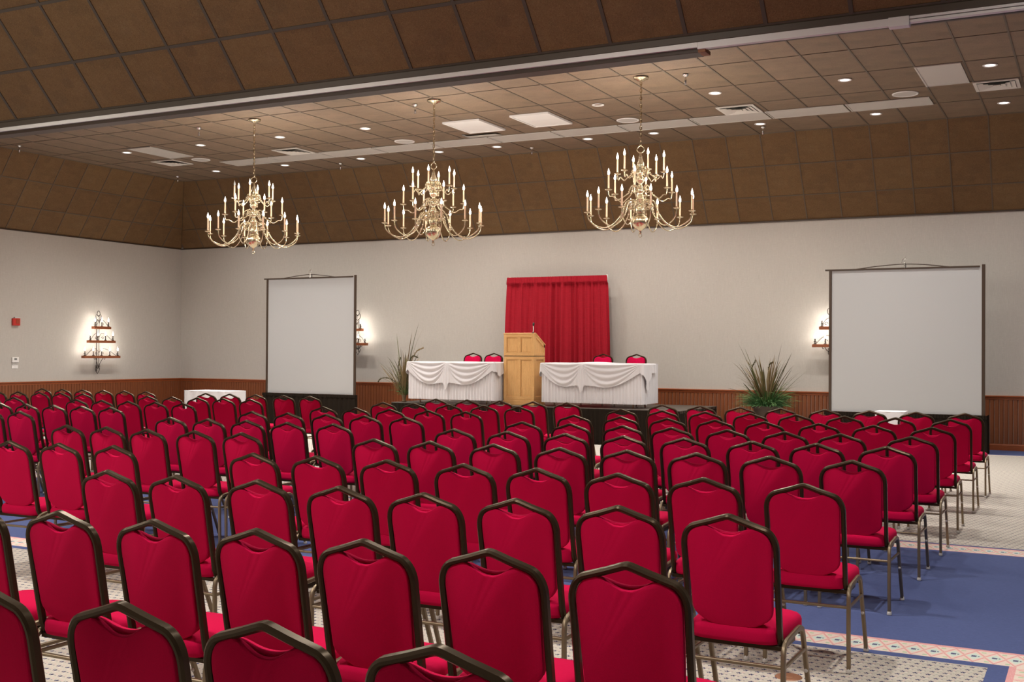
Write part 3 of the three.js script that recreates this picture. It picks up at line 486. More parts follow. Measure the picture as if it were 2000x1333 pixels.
// tables with a pleated skirt and a swagged white cloth
function headTable(x0, x1, z0, z1, where, o) {
  const y = ST + 0.765, t = thing('banquet_table', 'folding banquet table hidden under a white pleated skirt, ' + where, 'table', [0, 0, 0], 0, 'head tables on the stage');
  mesh('tabletop', rbox(x0 + 0.01, y - 0.03, z0 + 0.01, x1 - 0.01, y - 0.003, z1 - 0.01, 0.004), M.board, t);
  let n = 0; for (const x of [x0 + 0.2, x1 - 0.2]) for (const z of [z0 + 0.1, z1 - 0.1]) { mesh(n ? 'leg_00' + n : 'leg', rod(V(x, ST, z), V(x, y - 0.03, z), 0.014), M.leg, t); n++; }
  const sk = pleated([[x1, z0], [x1, z1], [x0, z1], [x0, z0]], y - 0.004, ST + 0.075, 0.012, 0.062, o.seed, 6);
  const top = box(x0, y - 0.004, z0, x1, y - 0.001, z1);
  const s = mesh(numbered('table_skirt'), merge([sk, top]), M.linen, scene); tag(s, 'white pleated table skirt reaching almost to the stage, ' + where, 'table skirt', 'white skirts of the head tables');
  // swag: lies on the table and hangs over the front and around both front corners in two scallops
  const W = x1 - x0, e = 0.014, path = [[x0 - e, z0 + 0.35], [x0 - e, z1 + e], [x1 + e, z1 + e], [x1 + e, z0 + 0.2]];
  const Ls = [z1 - z0 - 0.35 + e, W + 2 * e, z1 - z0 - 0.2 + e], L = Ls[0] + Ls[1] + Ls[2];
  const um = o.mid, G = (x, c, w) => Math.exp(-Math.pow((x - c) / w, 2));
  const drop = (s) => {
    const f = s - Ls[0];                                // metres along the front edge
    if (f < 0) { const k = -f; return 0.13 + 0.10 * G(k, 0.06, 0.08) + 0.02 * Math.sin(k * 20); }
    if (f > W) { const k = f - W; return 0.16 + o.tail * G(k, 0.20, 0.12); }
    const a = f / W, t1 = a / um, t2 = (a - um) / (1 - um);
    const q = a < um ? t1 : 1 - t2, d = 0.15 + 0.27 * Math.sin(Math.PI / 2 * Math.min(1, q / 0.62)) - (q > 0.62 ? 0.035 * Math.sin(Math.PI / 2 * (q - 0.62) / 0.38) : 0);
    return d + 0.15 * Math.max(0, 1 - Math.abs(a - um) / 0.032);
  };
  const nu = 190, nv = 34;
  const at = (s) => { if (s < Ls[0]) return { x: path[0][0], z: path[0][1] + s, nx: -1, nz: 0, f: -(Ls[0] - s) }; if (s < Ls[0] + Ls[1]) return { x: path[1][0] + s - Ls[0], z: path[1][1], nx: 0, nz: 1, f: s - Ls[0] }; return { x: path[2][0], z: path[2][1] - (s - Ls[0] - Ls[1]), nx: 1, nz: 0, f: s - Ls[0] }; };
  const hang = gridGeo(nu, nv, (u, v) => {
    const s = u * L, q = at(s), d = drop(s) * v, a = (q.f) / W, round = Math.min(1, d / 0.02);
    const mid = a > 0 && a < 1 ? (a < um ? Math.sin(Math.PI * Math.pow(Math.max(0, a / um), 1.25)) : Math.sin(Math.PI * Math.pow((1 - a) / (1 - um), 1.25))) : 0;
    const E = 0.02 + 0.42 * Math.pow(Math.max(0, mid), 0.75), k = d / E, ph = 2 * Math.PI * 4 * Math.min(1, k);   // folds hang as catenaries from the corners to the middle
    let off = 0.012 * Math.sqrt(round) + 0.006 + 0.017 * Math.pow(Math.max(0, mid), 0.6) * Math.sin(ph) * Math.min(1, d / 0.04)
      + 0.016 * G(a, um, 0.075) * (0.6 + 0.5 * Math.cos(2 * Math.PI * (a - um) / 0.034)) * Math.min(1, d / 0.12) + 0.018 * Math.max(0, mid) * v + 0.02 * G(a, um, 0.04) * v;
    if (a <= 0 || a >= 1) off += 0.012 * Math.sin(s * 50) * v + 0.012 * v;
    return V(q.x + q.nx * off, y + 0.006 - d - 0.004 * (1 - round), q.z + q.nz * off);
  }, (u, v) => [u * L, v * 0.5]);
  const rise = (u) => o.hump * G(u, um + 0.08, 0.16);    // the gathered cloth stands a little proud of the top
  const cover = gridGeo(40, 8, (u, v) => V(x0 - e - 0.006 + u * (W + 2 * e + 0.012), y + 0.005 + rise(u) * Math.sin(Math.PI * Math.min(1, v * 1.0)), z0 + 0.2 + v * (z1 - z0 - 0.2 + e + 0.006)));
  const c = mesh(numbered('swag_cloth'), merge([hang, cover]), M.linen, scene); tag(c, 'white cloth swagged in two scallops over the table front, ' + where, 'tablecloth', 'swagged cloths of the head tables');
}
headTable(7.9, 9.705, 1.64, 2.40, 'beside the tall grasses', { seed: 21, mid: 0.47, tail: 0.10, hump: 0.006 });
headTable(10.6, 12.48, 1.5, 2.28, 'past the lectern', { seed: 22, mid: 0.42, tail: 0.30, hump: 0.02 });

// lectern with frame-and-panel front and side
{
  const t = thing('lectern', 'oak lectern with panelled front standing between the two head tables', 'lectern', [9.755, ST, 1.68]);
  const W = 0.615, D = 0.44, y1 = 0.875, H = 1.28, hb = 1.085;   // waist, front height, height at the speaker's side
  const sideShape = (z0, z1) => { const s = new THREE.Shape(); s.moveTo(z0, y1 + 0.012); s.lineTo(z1, y1 + 0.012); s.lineTo(z1, H); s.lineTo(z1 - 0.06, H); s.lineTo(z0, hb); return s; };
  const up = new THREE.ExtrudeGeometry(sideShape(0.02, D - 0.024), { depth: W - 0.028, bevelEnabled: false }); up.rotateY(-Math.PI / 2); up.translate(W - 0.014, 0, 0);
  mesh('upper_case', uvm(up), M.oak, t);
  mesh('lower_case', uvm(box(0.018, 0.10, 0.02, W - 0.018, y1, D - 0.024)), M.oak, t);
  mesh('base', uvm(merge([rbox(-0.004, 0, 0, W + 0.004, 0.085, D + 0.006, 0.004), rbox(0.004, 0.085, 0.008, W - 0.004, 0.105, D - 0.002, 0.004)]), 1, 1, 0.2, 0, 'x'), M.oak, t);
  mesh('waist_gap', box(0.012, y1 - 0.001, 0.02, W - 0.012, y1 + 0.013, D - 0.012), M.dark, t);
  const f = (x0, yy0, x1, yy1, horiz) => uvm(rbox(x0, yy0, D - 0.026, x1, yy1, D, 0.003), 1, 1, R(), R(), horiz ? 'x' : 'y');
  const frameFront = (ya, yb, tr) => merge([f(0, ya, 0.055, yb), f(W - 0.055, ya, W, yb), f(W / 2 - 0.03, ya + 0.055, W / 2 + 0.03, yb - tr), f(0.055, yb - tr, W - 0.055, yb, true), f(0.055, ya, W - 0.055, ya + 0.055, true)]);
  mesh('front_frame', frameFront(y1 + 0.013, H, 0.06), M.oak, t); mesh('front_frame_001', frameFront(0.10, y1 - 0.001, 0.055), M.oak, t);
  const bevelPanel = (x0, yy0, x1, yy1) => uvm(rbox(x0 + 0.012, yy0 + 0.012, D - 0.03, x1 - 0.012, yy1 - 0.012, D - 0.016, 0.005), 1, 1, R() * 2, R() * 2);
  const beadM = (x0, yy0, x1, yy1) => merge([rbox(x0, yy0, D - 0.02, x0 + 0.012, yy1, D - 0.007, 0.003), rbox(x1 - 0.012, yy0, D - 0.02, x1, yy1, D - 0.007, 0.003), rbox(x0, yy1 - 0.012, D - 0.02, x1, yy1, D - 0.007, 0.003), rbox(x0, yy0, D - 0.02, x1, yy0 + 0.012, D - 0.007, 0.003)]);
  let n = 0; for (const [a, b] of [[0.055, W / 2 - 0.03], [W / 2 + 0.03, W - 0.055]]) for (const [c, d] of [[y1 + 0.068, H - 0.06], [0.155, y1 - 0.056]]) { const p = mesh(n ? 'panel_00' + n : 'panel', bevelPanel(a, c, b, d), M.oak, t); mesh('moulding', uvm(beadM(a, c, b, d)), M.oak, p); n++; }
  // speaker's right-hand side, seen from the seats: sloping upper panel and plain lower one
  for (const [sx, x0, x1] of [[1, W - 0.018, W], [-1, 0, 0.018]]) {
    const bars = [rbox(x0, 0.10, 0, x1, y1 - 0.001, 0.05, 0.003), rbox(x0, 0.10, D - 0.07, x1, y1 - 0.001, D - 0.018, 0.003), rbox(x0, 0.10, 0.05, x1, 0.155, D - 0.06, 0.003), rbox(x0, y1 - 0.056, 0.05, x1, y1 - 0.001, D - 0.06, 0.003), rbox(x0, y1 + 0.013, 0, x1, hb + 0.005, 0.05, 0.003), rbox(x0, y1 + 0.013, D - 0.07, x1, H, D - 0.018, 0.003), rbox(x0, y1 + 0.013, 0.05, x1, y1 + 0.068, D - 0.06, 0.003)];
    const rake = new THREE.Shape([[0, hb - 0.005], [D - 0.06, H], [D - 0.06, H - 0.06], [0, hb - 0.06]].map((p) => new THREE.Vector2(...p))), rg = new THREE.ExtrudeGeometry(rake, { depth: 0.018, bevelEnabled: false }); rg.rotateY(-Math.PI / 2); rg.translate(x1, 0, 0);
    mesh(sx > 0 ? 'side_frame' : 'side_frame_001', uvm(merge([...bars, rg])), M.oak, t);
  }
  const a = Math.atan2(H - hb, D - 0.06), len = Math.hypot(H - hb, D - 0.06) + 0.02, sl = rbox(-0.008, -0.006, -0.01, W + 0.008, 0.014, len, 0.004); sl.rotateX(-a); sl.translate(0, hb, 0);
  mesh('slanted_top', uvm(sl, 1, 1, 0, 0, 'x'), M.oak, t);
  mesh('top_ledge', uvm(rbox(-0.008, H - 0.004, D - 0.075, W + 0.008, H + 0.014, D + 0.008, 0.004), 1, 1, 0, 0, 'x'), M.oak, t);
  const m = thing('microphone', 'small black gooseneck microphone standing on the lectern top', 'microphone', [10.315, ST + H + 0.014, 2.06]);
  mesh('base', lathe([[0, 0], [0.025, 0], [0.024, 0.010], [0.010, 0.016], [0, 0.016]], 16), M.black, m);
  mesh('gooseneck', tube([V(0, 0.01, 0), V(0.004, 0.05, 0), V(0.003, 0.09, -0.004), V(-0.004, 0.13, -0.012)], 0.0065, 16, 8), M.white, m);
  const h = lathe([[0, 0], [0.012, 0.004], [0.016, 0.02], [0.020, 0.038], [0.019, 0.055], [0.012, 0.066], [0, 0.07]], 16); h.rotateX(-0.3); h.translate(-0.004, 0.125, -0.012); mesh('head', h, M.black, m);
}
// crimson drape on a pipe stand behind the lectern
{
  const t = thing('drape', 'crimson gathered drape on a white pipe stand behind the lectern', 'curtain', [0, 0, 0]);
  const r = rng(41), X0 = 8.86, X1 = 11.0, yT = 3.005, z = 0.26;
  const folds = (seed) => { const q = rng(seed), k = Array.from({ length: 7 }, () => [2 + q() * 13, q() * 6.3, 0.3 + q() * 0.8]); return (u) => k.reduce((s, [f, p, a]) => s + a * Math.sin(f * 2 * Math.PI * u * 0.55 + p), 0) / 3.4; };
  const panel = (a0, a1, b0, b1, seed, dz) => {
    const F = folds(seed), fine = folds(seed + 9), n = Math.round((a1 - a0) * 130);
    return gridGeo(n, 30, (u, v) => {
      const vv = v < 0.2 ? v * 0.25 : 0.05 + (v - 0.2) / 0.8 * 0.95, y = yT + 0.042 - vv * (yT + 0.03), top = a0 + (a1 - a0) * u, bot = b0 + (b1 - b0) * u, x = top + (bot - top) * Math.pow(vv, 0.6);
      const pocket = vv < 0.045 ? 1 : 0, w = pocket ? 0.010 * fine(u * 6) + 0.034 : 0.075 * F(u * (a1 - a0) * 1.9) * (0.35 + 0.65 * vv) + 0.012 * fine(u * 5) * Math.max(0, 1 - vv * 3);
      return V(x, y + (vv < 0.01 ? 0.006 * fine(u * 9) : 0), z + dz + w);
    }, (u, v, p) => [p.x * 1.15, p.y]);
  };
  mesh('curtain_panel', panel(X0, 9.50, 8.76, 9.44, 101, 0), M.curtain, t); mesh('curtain_panel_001', panel(9.49, 10.26, 9.47, 10.26, 202, 0.012), M.curtain, t); mesh('curtain_panel_002', panel(10.25, X1, 10.25, 11.10, 303, 0.0), M.curtain, t);
  mesh('crossbar', rod(V(X0 - 0.02, yT, z), V(X1 + 0.01, yT, z), 0.016, 12), M.white, t);
  let n = 0; for (const x of [X0 + 0.02, X1 - 0.035]) { mesh(n ? 'upright_001' : 'upright', rod(V(x, 0, z - 0.07), V(x, yT + 0.06, z - 0.07), 0.02, 14), M.white, t); mesh(n ? 'foot_001' : 'foot', rbox(x - 0.2, 0, z - 0.22, x + 0.2, 0.008, z + 0.08, 0.003), M.grey, t); n++; }
}
// projection screens on tripods, black cloth hung below
function projectionScreen(x0, x1, y0, y1, z, seed, ret, label) {
  const t = thing('projection_screen', label, 'screen', [0, 0, 0], 0, 'projection screens');
  const xm = (x0 + x1) / 2;
  mesh('fabric', gridGeo(20, 12, (u, v) => V(x0 + u * (x1 - x0), y0 + v * (y1 - y0), z + 0.006 * Math.sin(Math.PI * u) * Math.sin(v * 3)), (u, v) => [u, v]), M.screen2, t);
  mesh('border', rbox(x0 - 0.045, y0 - 0.02, z - 0.012, x0, y1 + 0.005, z + 0.014, 0.004), M.brownBar, t); mesh('border_001', rbox(x1, y0 - 0.02, z - 0.012, x1 + 0.05, y1 + 0.04, z + 0.014, 0.004), M.brownBar, t);
  mesh('top_bar', rbox(x0 - 0.11, y1 - 0.005, z - 0.014, x1 - 0.03, y1 + 0.022, z + 0.016, 0.005), M.brownBar, t);
  mesh('bow_brace', tube([V(x0 + 0.4, y1 + 0.015, z), V(x0 + 0.75, y1 + 0.055, z), V(xm, y1 + 0.078, z), V(x1 - 0.85, y1 + 0.06, z), V(x1 - 0.48, y1 + 0.015, z)], 0.009, 30, 6), M.brownBar, t);
  mesh('hook', merge([rod(V(xm, y1 + 0.01, z + 0.016), V(xm, y1 + 0.1, z + 0.016), 0.012), tube([V(xm - 0.05, y1 + 0.10, z), V(xm - 0.03, y1 + 0.15, z), V(xm, y1 + 0.165, z), V(xm + 0.03, y1 + 0.14, z)], 0.006, 14, 6), rod(V(xm, y1 + 0.15, z), V(xm, y1 + 0.20, z), 0.007)]), M.chrome, t);
  mesh('post', rod(V(xm, 0.3, z - 0.05), V(xm, y1 + 0.08, z - 0.04), 0.016), M.grey, t);
  mesh('case', rbox(x0 - 0.04, y0 - 0.07, z - 0.06, x1 + 0.05, y0 - 0.005, z + 0.0, 0.012), M.black, t);
  let n = 0; for (const a of [0.5, 2.6, 4.7]) { mesh(n ? 'leg_00' + n : 'leg', rod(V(xm, 0.45, z - 0.05), V(xm + 0.5 * Math.cos(a), 0.012, z - 0.38 + 0.28 * Math.sin(a)), 0.012), M.grey, t); n++; }
  mesh('skirt', pleated([[x1 + 0.05 + ret * 0.1, z - ret], [x1 + 0.05 + ret * 0.08, z + 0.03], [x0 - 0.1, z + 0.03], [x0 - 0.11, z - 0.3]], y0 - 0.004, 0.004, 0.022, 0.12, seed, 6), M.blackCloth, t);
  mesh('skirt_header', pleated([[x1 + 0.052 + ret * 0.1, z - ret * 0.9], [x1 + 0.052 + ret * 0.08, z + 0.045], [x0 - 0.11, z + 0.045]], y0 - 0.002, y0 - 0.06, 0.008, 0.045, seed + 1, 2), M.blackCloth, t);
}
M.screen2 = std({ color: C(0.43, 0.43, 0.432), roughness: 0.85, side: THREE.DoubleSide });
projectionScreen(15.36, 17.69, 0.615, 2.965, 1.0, 71, 0.34, 'large white tripod projection screen with black cloth below, near the open carpet aisle');
projectionScreen(3.93, 6.10, 0.69, 3.05, 1.6, 72, 0.05, 'small-looking white tripod projection screen with black cloth below, nearer the fire-alarm wall');

// small cloth-covered tables
function clothTable(x0, x1, z0, z1, y, label, where) {
  const t = thing('side_table', 'small square table under a white cloth ' + where, 'table', [0, 0, 0]);
  mesh('tabletop', rbox(x0, y - 0.03, z0, x1, y - 0.004, z1, 0.004), M.board, t);
  let n = 0; for (const x of [x0 + 0.06, x1 - 0.06]) for (const z of [z0 + 0.06, z1 - 0.06]) { mesh(n ? 'leg_00' + n : 'leg', rod(V(x, 0, z), V(x, y - 0.03, z), 0.015), M.leg, t); n++; }
  const e = 0.012, P = [[x0 - e, z0 - e], [x1 + e, z0 - e], [x1 + e, z1 + e], [x0 - e, z1 + e], [x0 - e, z0 - e]];
  const c = mesh(numbered('tablecloth'), merge([pleated(P.slice().reverse(), y, y - 0.42, 0.014, 0.22, 55, 6), rbox(x0 - e, y - 0.004, z0 - e, x1 + e, y + 0.002, z1 + e, 0.002)]), M.linen, scene); tag(c, label, 'tablecloth');
}
clothTable(3.3, 4.3, 2.75, 3.35, 0.765, 'plain white tablecloth on the small table in the corner by the wainscot', 'in the corner by the wainscot');
clothTable(16.38, 16.78, 2.45, 2.85, 0.722, 'plain white tablecloth on the small table in front of the large screen', 'in front of the large screen');

// ================================================================ PLANTS
function blade(base, dir, len, width, droop, rnd) {       // a long leaf: starts upright along dir, bends over by droop
  const n = 9, side = V(dir.z, 0, -dir.x); if (side.length() < 1e-3) side.set(1, 0, 0); side.normalize();
  const pos = [], idx = [], uv = []; let p = base.clone(), d = dir.clone().normalize();
  const out = V(dir.x, 0, dir.z).normalize(), tw = (rnd() - 0.5) * 1.6;
  for (let i = 0; i <= n; i++) {
    const t = i / n, w = width * (0.55 + 0.9 * t) * Math.pow(1 - t, 0.6) + 0.0006, s = side.clone().applyAxisAngle(d, tw * t), k = V(0, 0, 0).crossVectors(s, d).multiplyScalar(w * 0.35);
    for (const [a, b] of [[-1, 0], [0, 1], [1, 0]]) { const q = p.clone().addScaledVector(s, a * w).addScaledVector(k, -b); pos.push(q.x, q.y, q.z); uv.push((a + 1) / 2, t); }
    if (i < n) { d.addScaledVector(out, droop * t / n * 1.6).addScaledVector(V(0, -1, 0), droop * t / n * 1.4).normalize(); p.addScaledVector(d, len / n); }
  }
  for (let i = 0; i < n; i++) for (let j = 0; j < 2; j++) { const a = i * 3 + j, b = a + 1, c = a + 3, e = c + 1; idx.push(a, c, b, b, c, e); }
  const g = new THREE.BufferGeometry(); g.setAttribute('position', new THREE.Float32BufferAttribute(pos, 3)); g.setAttribute('uv', new THREE.Float32BufferAttribute(uv, 2)); g.setIndex(idx); g.computeVertexNormals(); return g;
}
function grasses(t, cy, H, spread, nBlades, seed, special, shy = 1) {    // shy < 1 keeps the blades back on the side of the table
  const r = rng(seed); let n = 0;
  const name = () => { const s = n ? 'leaf_' + String(n).padStart(3, '0') : 'leaf'; n++; return s; };
  for (const [az, tilt, len, w, droop, m] of special) { const d = V(Math.sin(tilt) * Math.cos(az), Math.cos(tilt), Math.sin(tilt) * Math.sin(az)); mesh(name(), blade(V(0.03 * Math.cos(az), cy, 0.03 * Math.sin(az)), d, len, w, droop, r), M.leafs[m], t); }
  for (let i = 0; i < nBlades; i++) {
    const az = r() * 6.283, tilt = (0.05 + r() * spread) * (Math.cos(az) > -0.3 ? shy : 1), len = H * (0.5 + 0.5 * r()), d = V(Math.sin(tilt) * Math.cos(az), Math.cos(tilt), Math.sin(tilt) * Math.sin(az));
    mesh(name(), blade(V(0.08 * r() * Math.cos(az), cy, 0.08 * r() * Math.sin(az)), d, len, 0.008 + r() * 0.011, 0.12 + r() * 0.5, r), M.leafs[Math.floor(r() * 5)], t);
  }
  const fine = []; for (let i = 0; i < 170; i++) { const az = r() * 6.283, tilt = r() * (spread + 0.15) * (Math.cos(az) > -0.3 ? shy : 1), d = V(Math.sin(tilt) * Math.cos(az), Math.cos(tilt), Math.sin(tilt) * Math.sin(az)); fine.push(blade(V(0.09 * r() * Math.cos(az), cy, 0.09 * r() * Math.sin(az)), d, H * (0.35 + 0.5 * r()), 0.0028, 0.3 + r() * 0.7, r)); }
  stuff(mesh('dry_grass', merge(fine), M.leafs[2], t));
}
function tuft(t, cy, n, len, R0, seed, mat, name) { const r = rng(seed), g = []; for (let i = 0; i < n; i++) { const az = r() * 6.283, tilt = 0.15 + r() * 1.15, q = R0 * Math.sqrt(r()); g.push(blade(V(q * Math.cos(az), cy, q * Math.sin(az)), V(Math.sin(tilt) * Math.cos(az), Math.cos(tilt), Math.sin(tilt) * Math.sin(az)), len * (0.5 + 0.6 * r()), 0.005 + r() * 0.005, 0.8 + r(), r)); } stuff(mesh(name, merge(g), mat, t)); }
function budStem(t, name, pts, seed, mat) { const r = rng(seed), c = curve(pts, 26), g = [tube(pts, 0.004, 20, 5)]; for (let i = 6; i < c.length; i++) { const s = new THREE.SphereGeometry(0.009 + r() * 0.004, 6, 5); s.scale(1, 1.5, 0.8); s.translate(c[i].x + (r() - 0.5) * 0.012, c[i].y, c[i].z + (r() - 0.5) * 0.012); g.push(s); } mesh(name, merge(g), mat, t); }
{
  const t = thing('potted_grasses', 'tall dried grasses over green tufts in a round brown pot by the wainscot', 'plant', [14.2, 0, 0.72]);
  mesh('pot', lathe([[0, 0], [0.17, 0], [0.175, 0.02], [0.215, 0.5], [0.235, 0.61], [0.262, 0.625], [0.268, 0.65], [0.262, 0.665], [0.235, 0.665], [0.225, 0.62], [0, 0.62]], 36), M.pot, t);
  grasses(t, 0.62, 0.98, 0.55, 90, 301, [[3.3, 0.38, 1.25, 0.016, 0.15, 3], [3.0, 0.30, 1.12, 0.02, 0.1, 1], [0.2, 0.20, 1.18, 0.026, 0.05, 3], [0.0, 0.36, 1.05, 0.028, 0.1, 3], [0.1, 0.75, 0.95, 0.02, 0.15, 1], [-0.2, 0.50, 0.8, 0.02, 0.05, 3], [3.2, 0.75, 0.6, 0.022, 0.0, 3], [2.9, 0.9, 0.75, 0.013, 0.6, 0], [0.3, 0.12, 0.95, 0.022, 0.02, 4], [2.6, 0.15, 0.85, 0.024, 0.02, 1]]);
  tuft(t, 0.63, 480, 0.36, 0.22, 311, M.green, 'green_tuft'); tuft(t, 0.63, 260, 0.52, 0.2, 312, M.green2, 'green_blades');
  budStem(t, 'bud_stem', [V(-0.05, 0.65, 0), V(-0.16, 1.0, 0.03), V(-0.26, 1.3, 0.02), V(-0.2, 1.45, 0.02)], 321, M.leafs[3]); budStem(t, 'bud_stem_001', [V(0.02, 0.65, 0), V(0.03, 1.1, 0.03), V(0.05, 1.38, 0.02), V(0.11, 1.42, 0.02)], 322, M.leafs[3]);
}
{
  const t = thing('vase_of_grasses', 'dried grasses and dark budded stems in a narrow vase at the stage end', 'plant', [7.68, ST, 2.2]);
  mesh('vase', lathe([[0, 0], [0.05, 0], [0.04, 0.02], [0.028, 0.05], [0.045, 0.11], [0.05, 0.15], [0.043, 0.16], [0.04, 0.14], [0, 0.13]], 20), M.vase, t);
  grasses(t, 0.13, 0.85, 0.55, 60, 401, [[3.4, 0.16, 1.18, 0.012, 0.02, 1], [0.2, 0.16, 1.42, 0.02, 0.28, 1], [0.4, 0.12, 1.2, 0.014, 0.2, 0], [0.1, 0.17, 1.38, 0.012, 0.5, 2], [3.1, 0.72, 0.75, 0.015, 0.02, 0], [3.3, 0.62, 0.7, 0.012, 0.1, 3], [2.9, 0.05, 0.9, 0.012, 0, 3], [0.3, 0.16, 1.02, 0.014, 0.12, 3]], 0.35);
  tuft(t, 0.13, 60, 0.24, 0.05, 411, M.green2, 'green_blades'); tuft(t, 0.16, 40, 0.34, 0.04, 412, M.green, 'green_tuft');
  budStem(t, 'bud_stem', [V(0, 0.15, 0), V(-0.14, 0.34, 0.02), V(-0.32, 0.44, 0.04), V(-0.5, 0.43, 0.04), V(-0.57, 0.37, 0.03)], 421, M.leafs[3]); budStem(t, 'bud_stem_001', [V(0, 0.15, 0), V(-0.06, 0.5, 0.03), V(-0.12, 0.68, 0.02), V(-0.07, 0.83, 0.02)], 422, M.leafs[3]);
  budStem(t, 'bud_stem_002', [V(0, 0.15, 0), V(0.10, 0.6, 0), V(0.19, 0.86, 0.02), V(0.31, 0.84, 0.02)], 423, M.leafs[3]); budStem(t, 'bud_stem_003', [V(0, 0.15, 0), V(0.13, 0.7, 0), V(0.28, 0.95, 0.02), V(0.42, 1.02, 0.02)], 424, M.leafs[0]);
}

// ================================================================ CHANDELIERS
const flameGeo = lathe([[0, -0.002], [0.010, 0], [0.0150, 0.014], [0.0165, 0.026], [0.0125, 0.046], [0.0055, 0.068], [0, 0.092]], 12);
const panGeo = lathe([[0.008, -0.018], [0.016, -0.012], [0.040, -0.008], [0.050, 0.002], [0.046, 0.003], [0.036, -0.003], [0.014, -0.002], [0.013, 0.02], [0, 0.02]], 18);
const sleeve = (h) => lathe([[0.0115, 0], [0.0125, 0.004], [0.0115, h - 0.004], [0.009, h], [0, h]], 12);
const columnGeo = lathe([[0, -1.17 + 0], [0.012, -1.165], [0.02, -1.15], [0.014, -1.13], [0.03, -1.11], [0.05, -1.10], [0.085, -1.075], [0.115, -1.035], [0.122, -1.0], [0.116, -0.96], [0.09, -0.925], [0.05, -0.905], [0.035, -0.895], [0.05, -0.88], [0.066, -0.87], [0.066, -0.80], [0.04, -0.785], [0.026, -0.76], [0.026, -0.72], [0.05, -0.70], [0.062, -0.68], [0.05, -0.655], [0.03, -0.63], [0.028, -0.60], [0.045, -0.585], [0.058, -0.575], [0.058, -0.52], [0.03, -0.505], [0.024, -0.47], [0.045, -0.45], [0.062, -0.42], [0.058, -0.39], [0.03, -0.36], [0.04, -0.345], [0.056, -0.335], [0.056, -0.285], [0.05, -0.26], [0.058, -0.235], [0.05, -0.20], [0.032, -0.15], [0.022, -0.11], [0.026, -0.095], [0.016, -0.08], [0.012, -0.05], [0, -0.045]], 28).translate(0, 4.37, 0);
function spiral(c, r0, r1, a0, a1, n = 18) { return Array.from({ length: n + 1 }, (_, i) => { const t = i / n, a = a0 + (a1 - a0) * t, r = r0 + (r1 - r0) * t; return V(c.x + r * Math.cos(a), c.y + r * Math.sin(a), 0); }); }
function armGeo(r, yHub, yLow, yPan, up) {               // in the plane z = 0, x outwards
  const s = r / 0.74, pts = [V(0.055, yHub, 0), V(0.09 * s + 0.03, yHub + up, 0), V(0.16 * s + 0.03, yHub + up * 0.75, 0), V(0.25 * s + 0.02, yHub - (yHub - yLow) * 0.45, 0), V(0.40 * s, yLow + 0.04, 0), V(0.52 * s, yLow, 0), V(0.65 * s, yLow + 0.045, 0), V(r - 0.015, yPan - 0.09, 0), V(r, yPan - 0.016, 0)];
  const main = tube(pts, 0.0085, 44, 7), curl = new THREE.TubeGeometry(new THREE.CatmullRomCurve3(spiral(V(0.115 * s + 0.02, yHub - 0.03, 0), 0.055 * s + 0.006, 0.012, 2.2, -4.2)), 26, 0.006, 6);
  const leafs = [0.32, 0.40, 0.48].map((t) => { const p = new THREE.CatmullRomCurve3(pts, false, 'centripetal').getPointAt(t * 0.8), g = new THREE.SphereGeometry(0.014, 7, 5); g.scale(1.2, 0.7, 1); g.translate(p.x, p.y + 0.004, 0); return g; });
  return merge([main, curl, ...leafs]);
}
const TIERS = [ // radius, hub, lowest, pan, candle height, count, phase
  { r: 0.735, hub: 3.615, low: 3.285, pan: 3.492, h: 0.21, n: 12, ph: 0.13, up: 0.05 },
  { r: 0.462, hub: 3.835, low: 3.668, pan: 3.80, h: 0.20, n: 6, ph: 0.30, up: 0.04 },
  { r: 0.325, hub: 4.10, low: 3.955, pan: 4.05, h: 0.20, n: 6, ph: 0.78, up: 0.035 },
].map((t) => ({ ...t, arm: armGeo(t.r, t.hub, t.low, t.pan, t.up), panG: panGeo.clone().translate(t.r, t.pan, 0), sleeveG: sleeve(t.h).translate(t.r, t.pan + 0.005, 0), flameG: flameGeo.clone().translate(t.r, t.pan + 0.005 + t.h, 0) }));
const chainGeo = (() => { const g = []; for (let i = 0; i < 17; i++) { const k = new THREE.TorusGeometry(0.017, 0.0062, 6, 12); k.scale(0.8, 1.75, 1); if (i % 2) k.rotateY(Math.PI / 2); k.translate(0, 4.462 + i * 0.0515, 0); g.push(k); } g.push(rod(V(0.006, 4.43, 0), V(0.006, 5.33, 0), 0.0028, 5)); return merge(g); })();
function chandelier(x, z, label, turn, off) {
  const t = thing('chandelier', label, 'chandelier', [x, 0, z], turn, 'brass candle chandeliers');
  mesh('canopy', lathe([[0.012, 5.31], [0.02, 5.318], [0.055, 5.325], [0.062, 5.336], [0.098, 5.345], [0.105, 5.36], [0.105, HF - 0.004], [0, HF - 0.004]], 32), M.brass, t);
  mesh('chain', chainGeo, M.brass, t);
  mesh('ring', new THREE.TorusGeometry(0.048, 0.008, 8, 28).translate(0, 4.375, 0), M.brass, t);
  mesh('column', columnGeo, M.brass, t);
  mesh('finial_ring', new THREE.TorusGeometry(0.022, 0.004, 6, 16).translate(0, 3.185, 0), M.brass, t);
  let n = 0;
  TIERS.forEach((T, q) => {
    for (let k = 0; k < T.n; k++) {
      const a = mesh(n ? 'arm_' + String(n).padStart(3, '0') : 'arm', T.arm, M.brass, t); n++; a.rotation.y = T.ph + k / T.n * Math.PI * 2;
      const lit = !(off === n);
      mesh('drip_pan', T.panG, M.brass, a); mesh('candle', T.sleeveG, M.candle, a); mesh('bulb', T.flameG, lit ? M.bulb : M.bulbOff, a);
      if (lit) { const l = new THREE.PointLight(CANDLE, BULB, 0, 2); l.position.set(T.r, T.pan + 0.005 + T.h + 0.03, 0); l.castShadow = true; l.shadow.radius = 0.6; l.name = 'candle_glow'; a.add(l); }
    }
  });
}
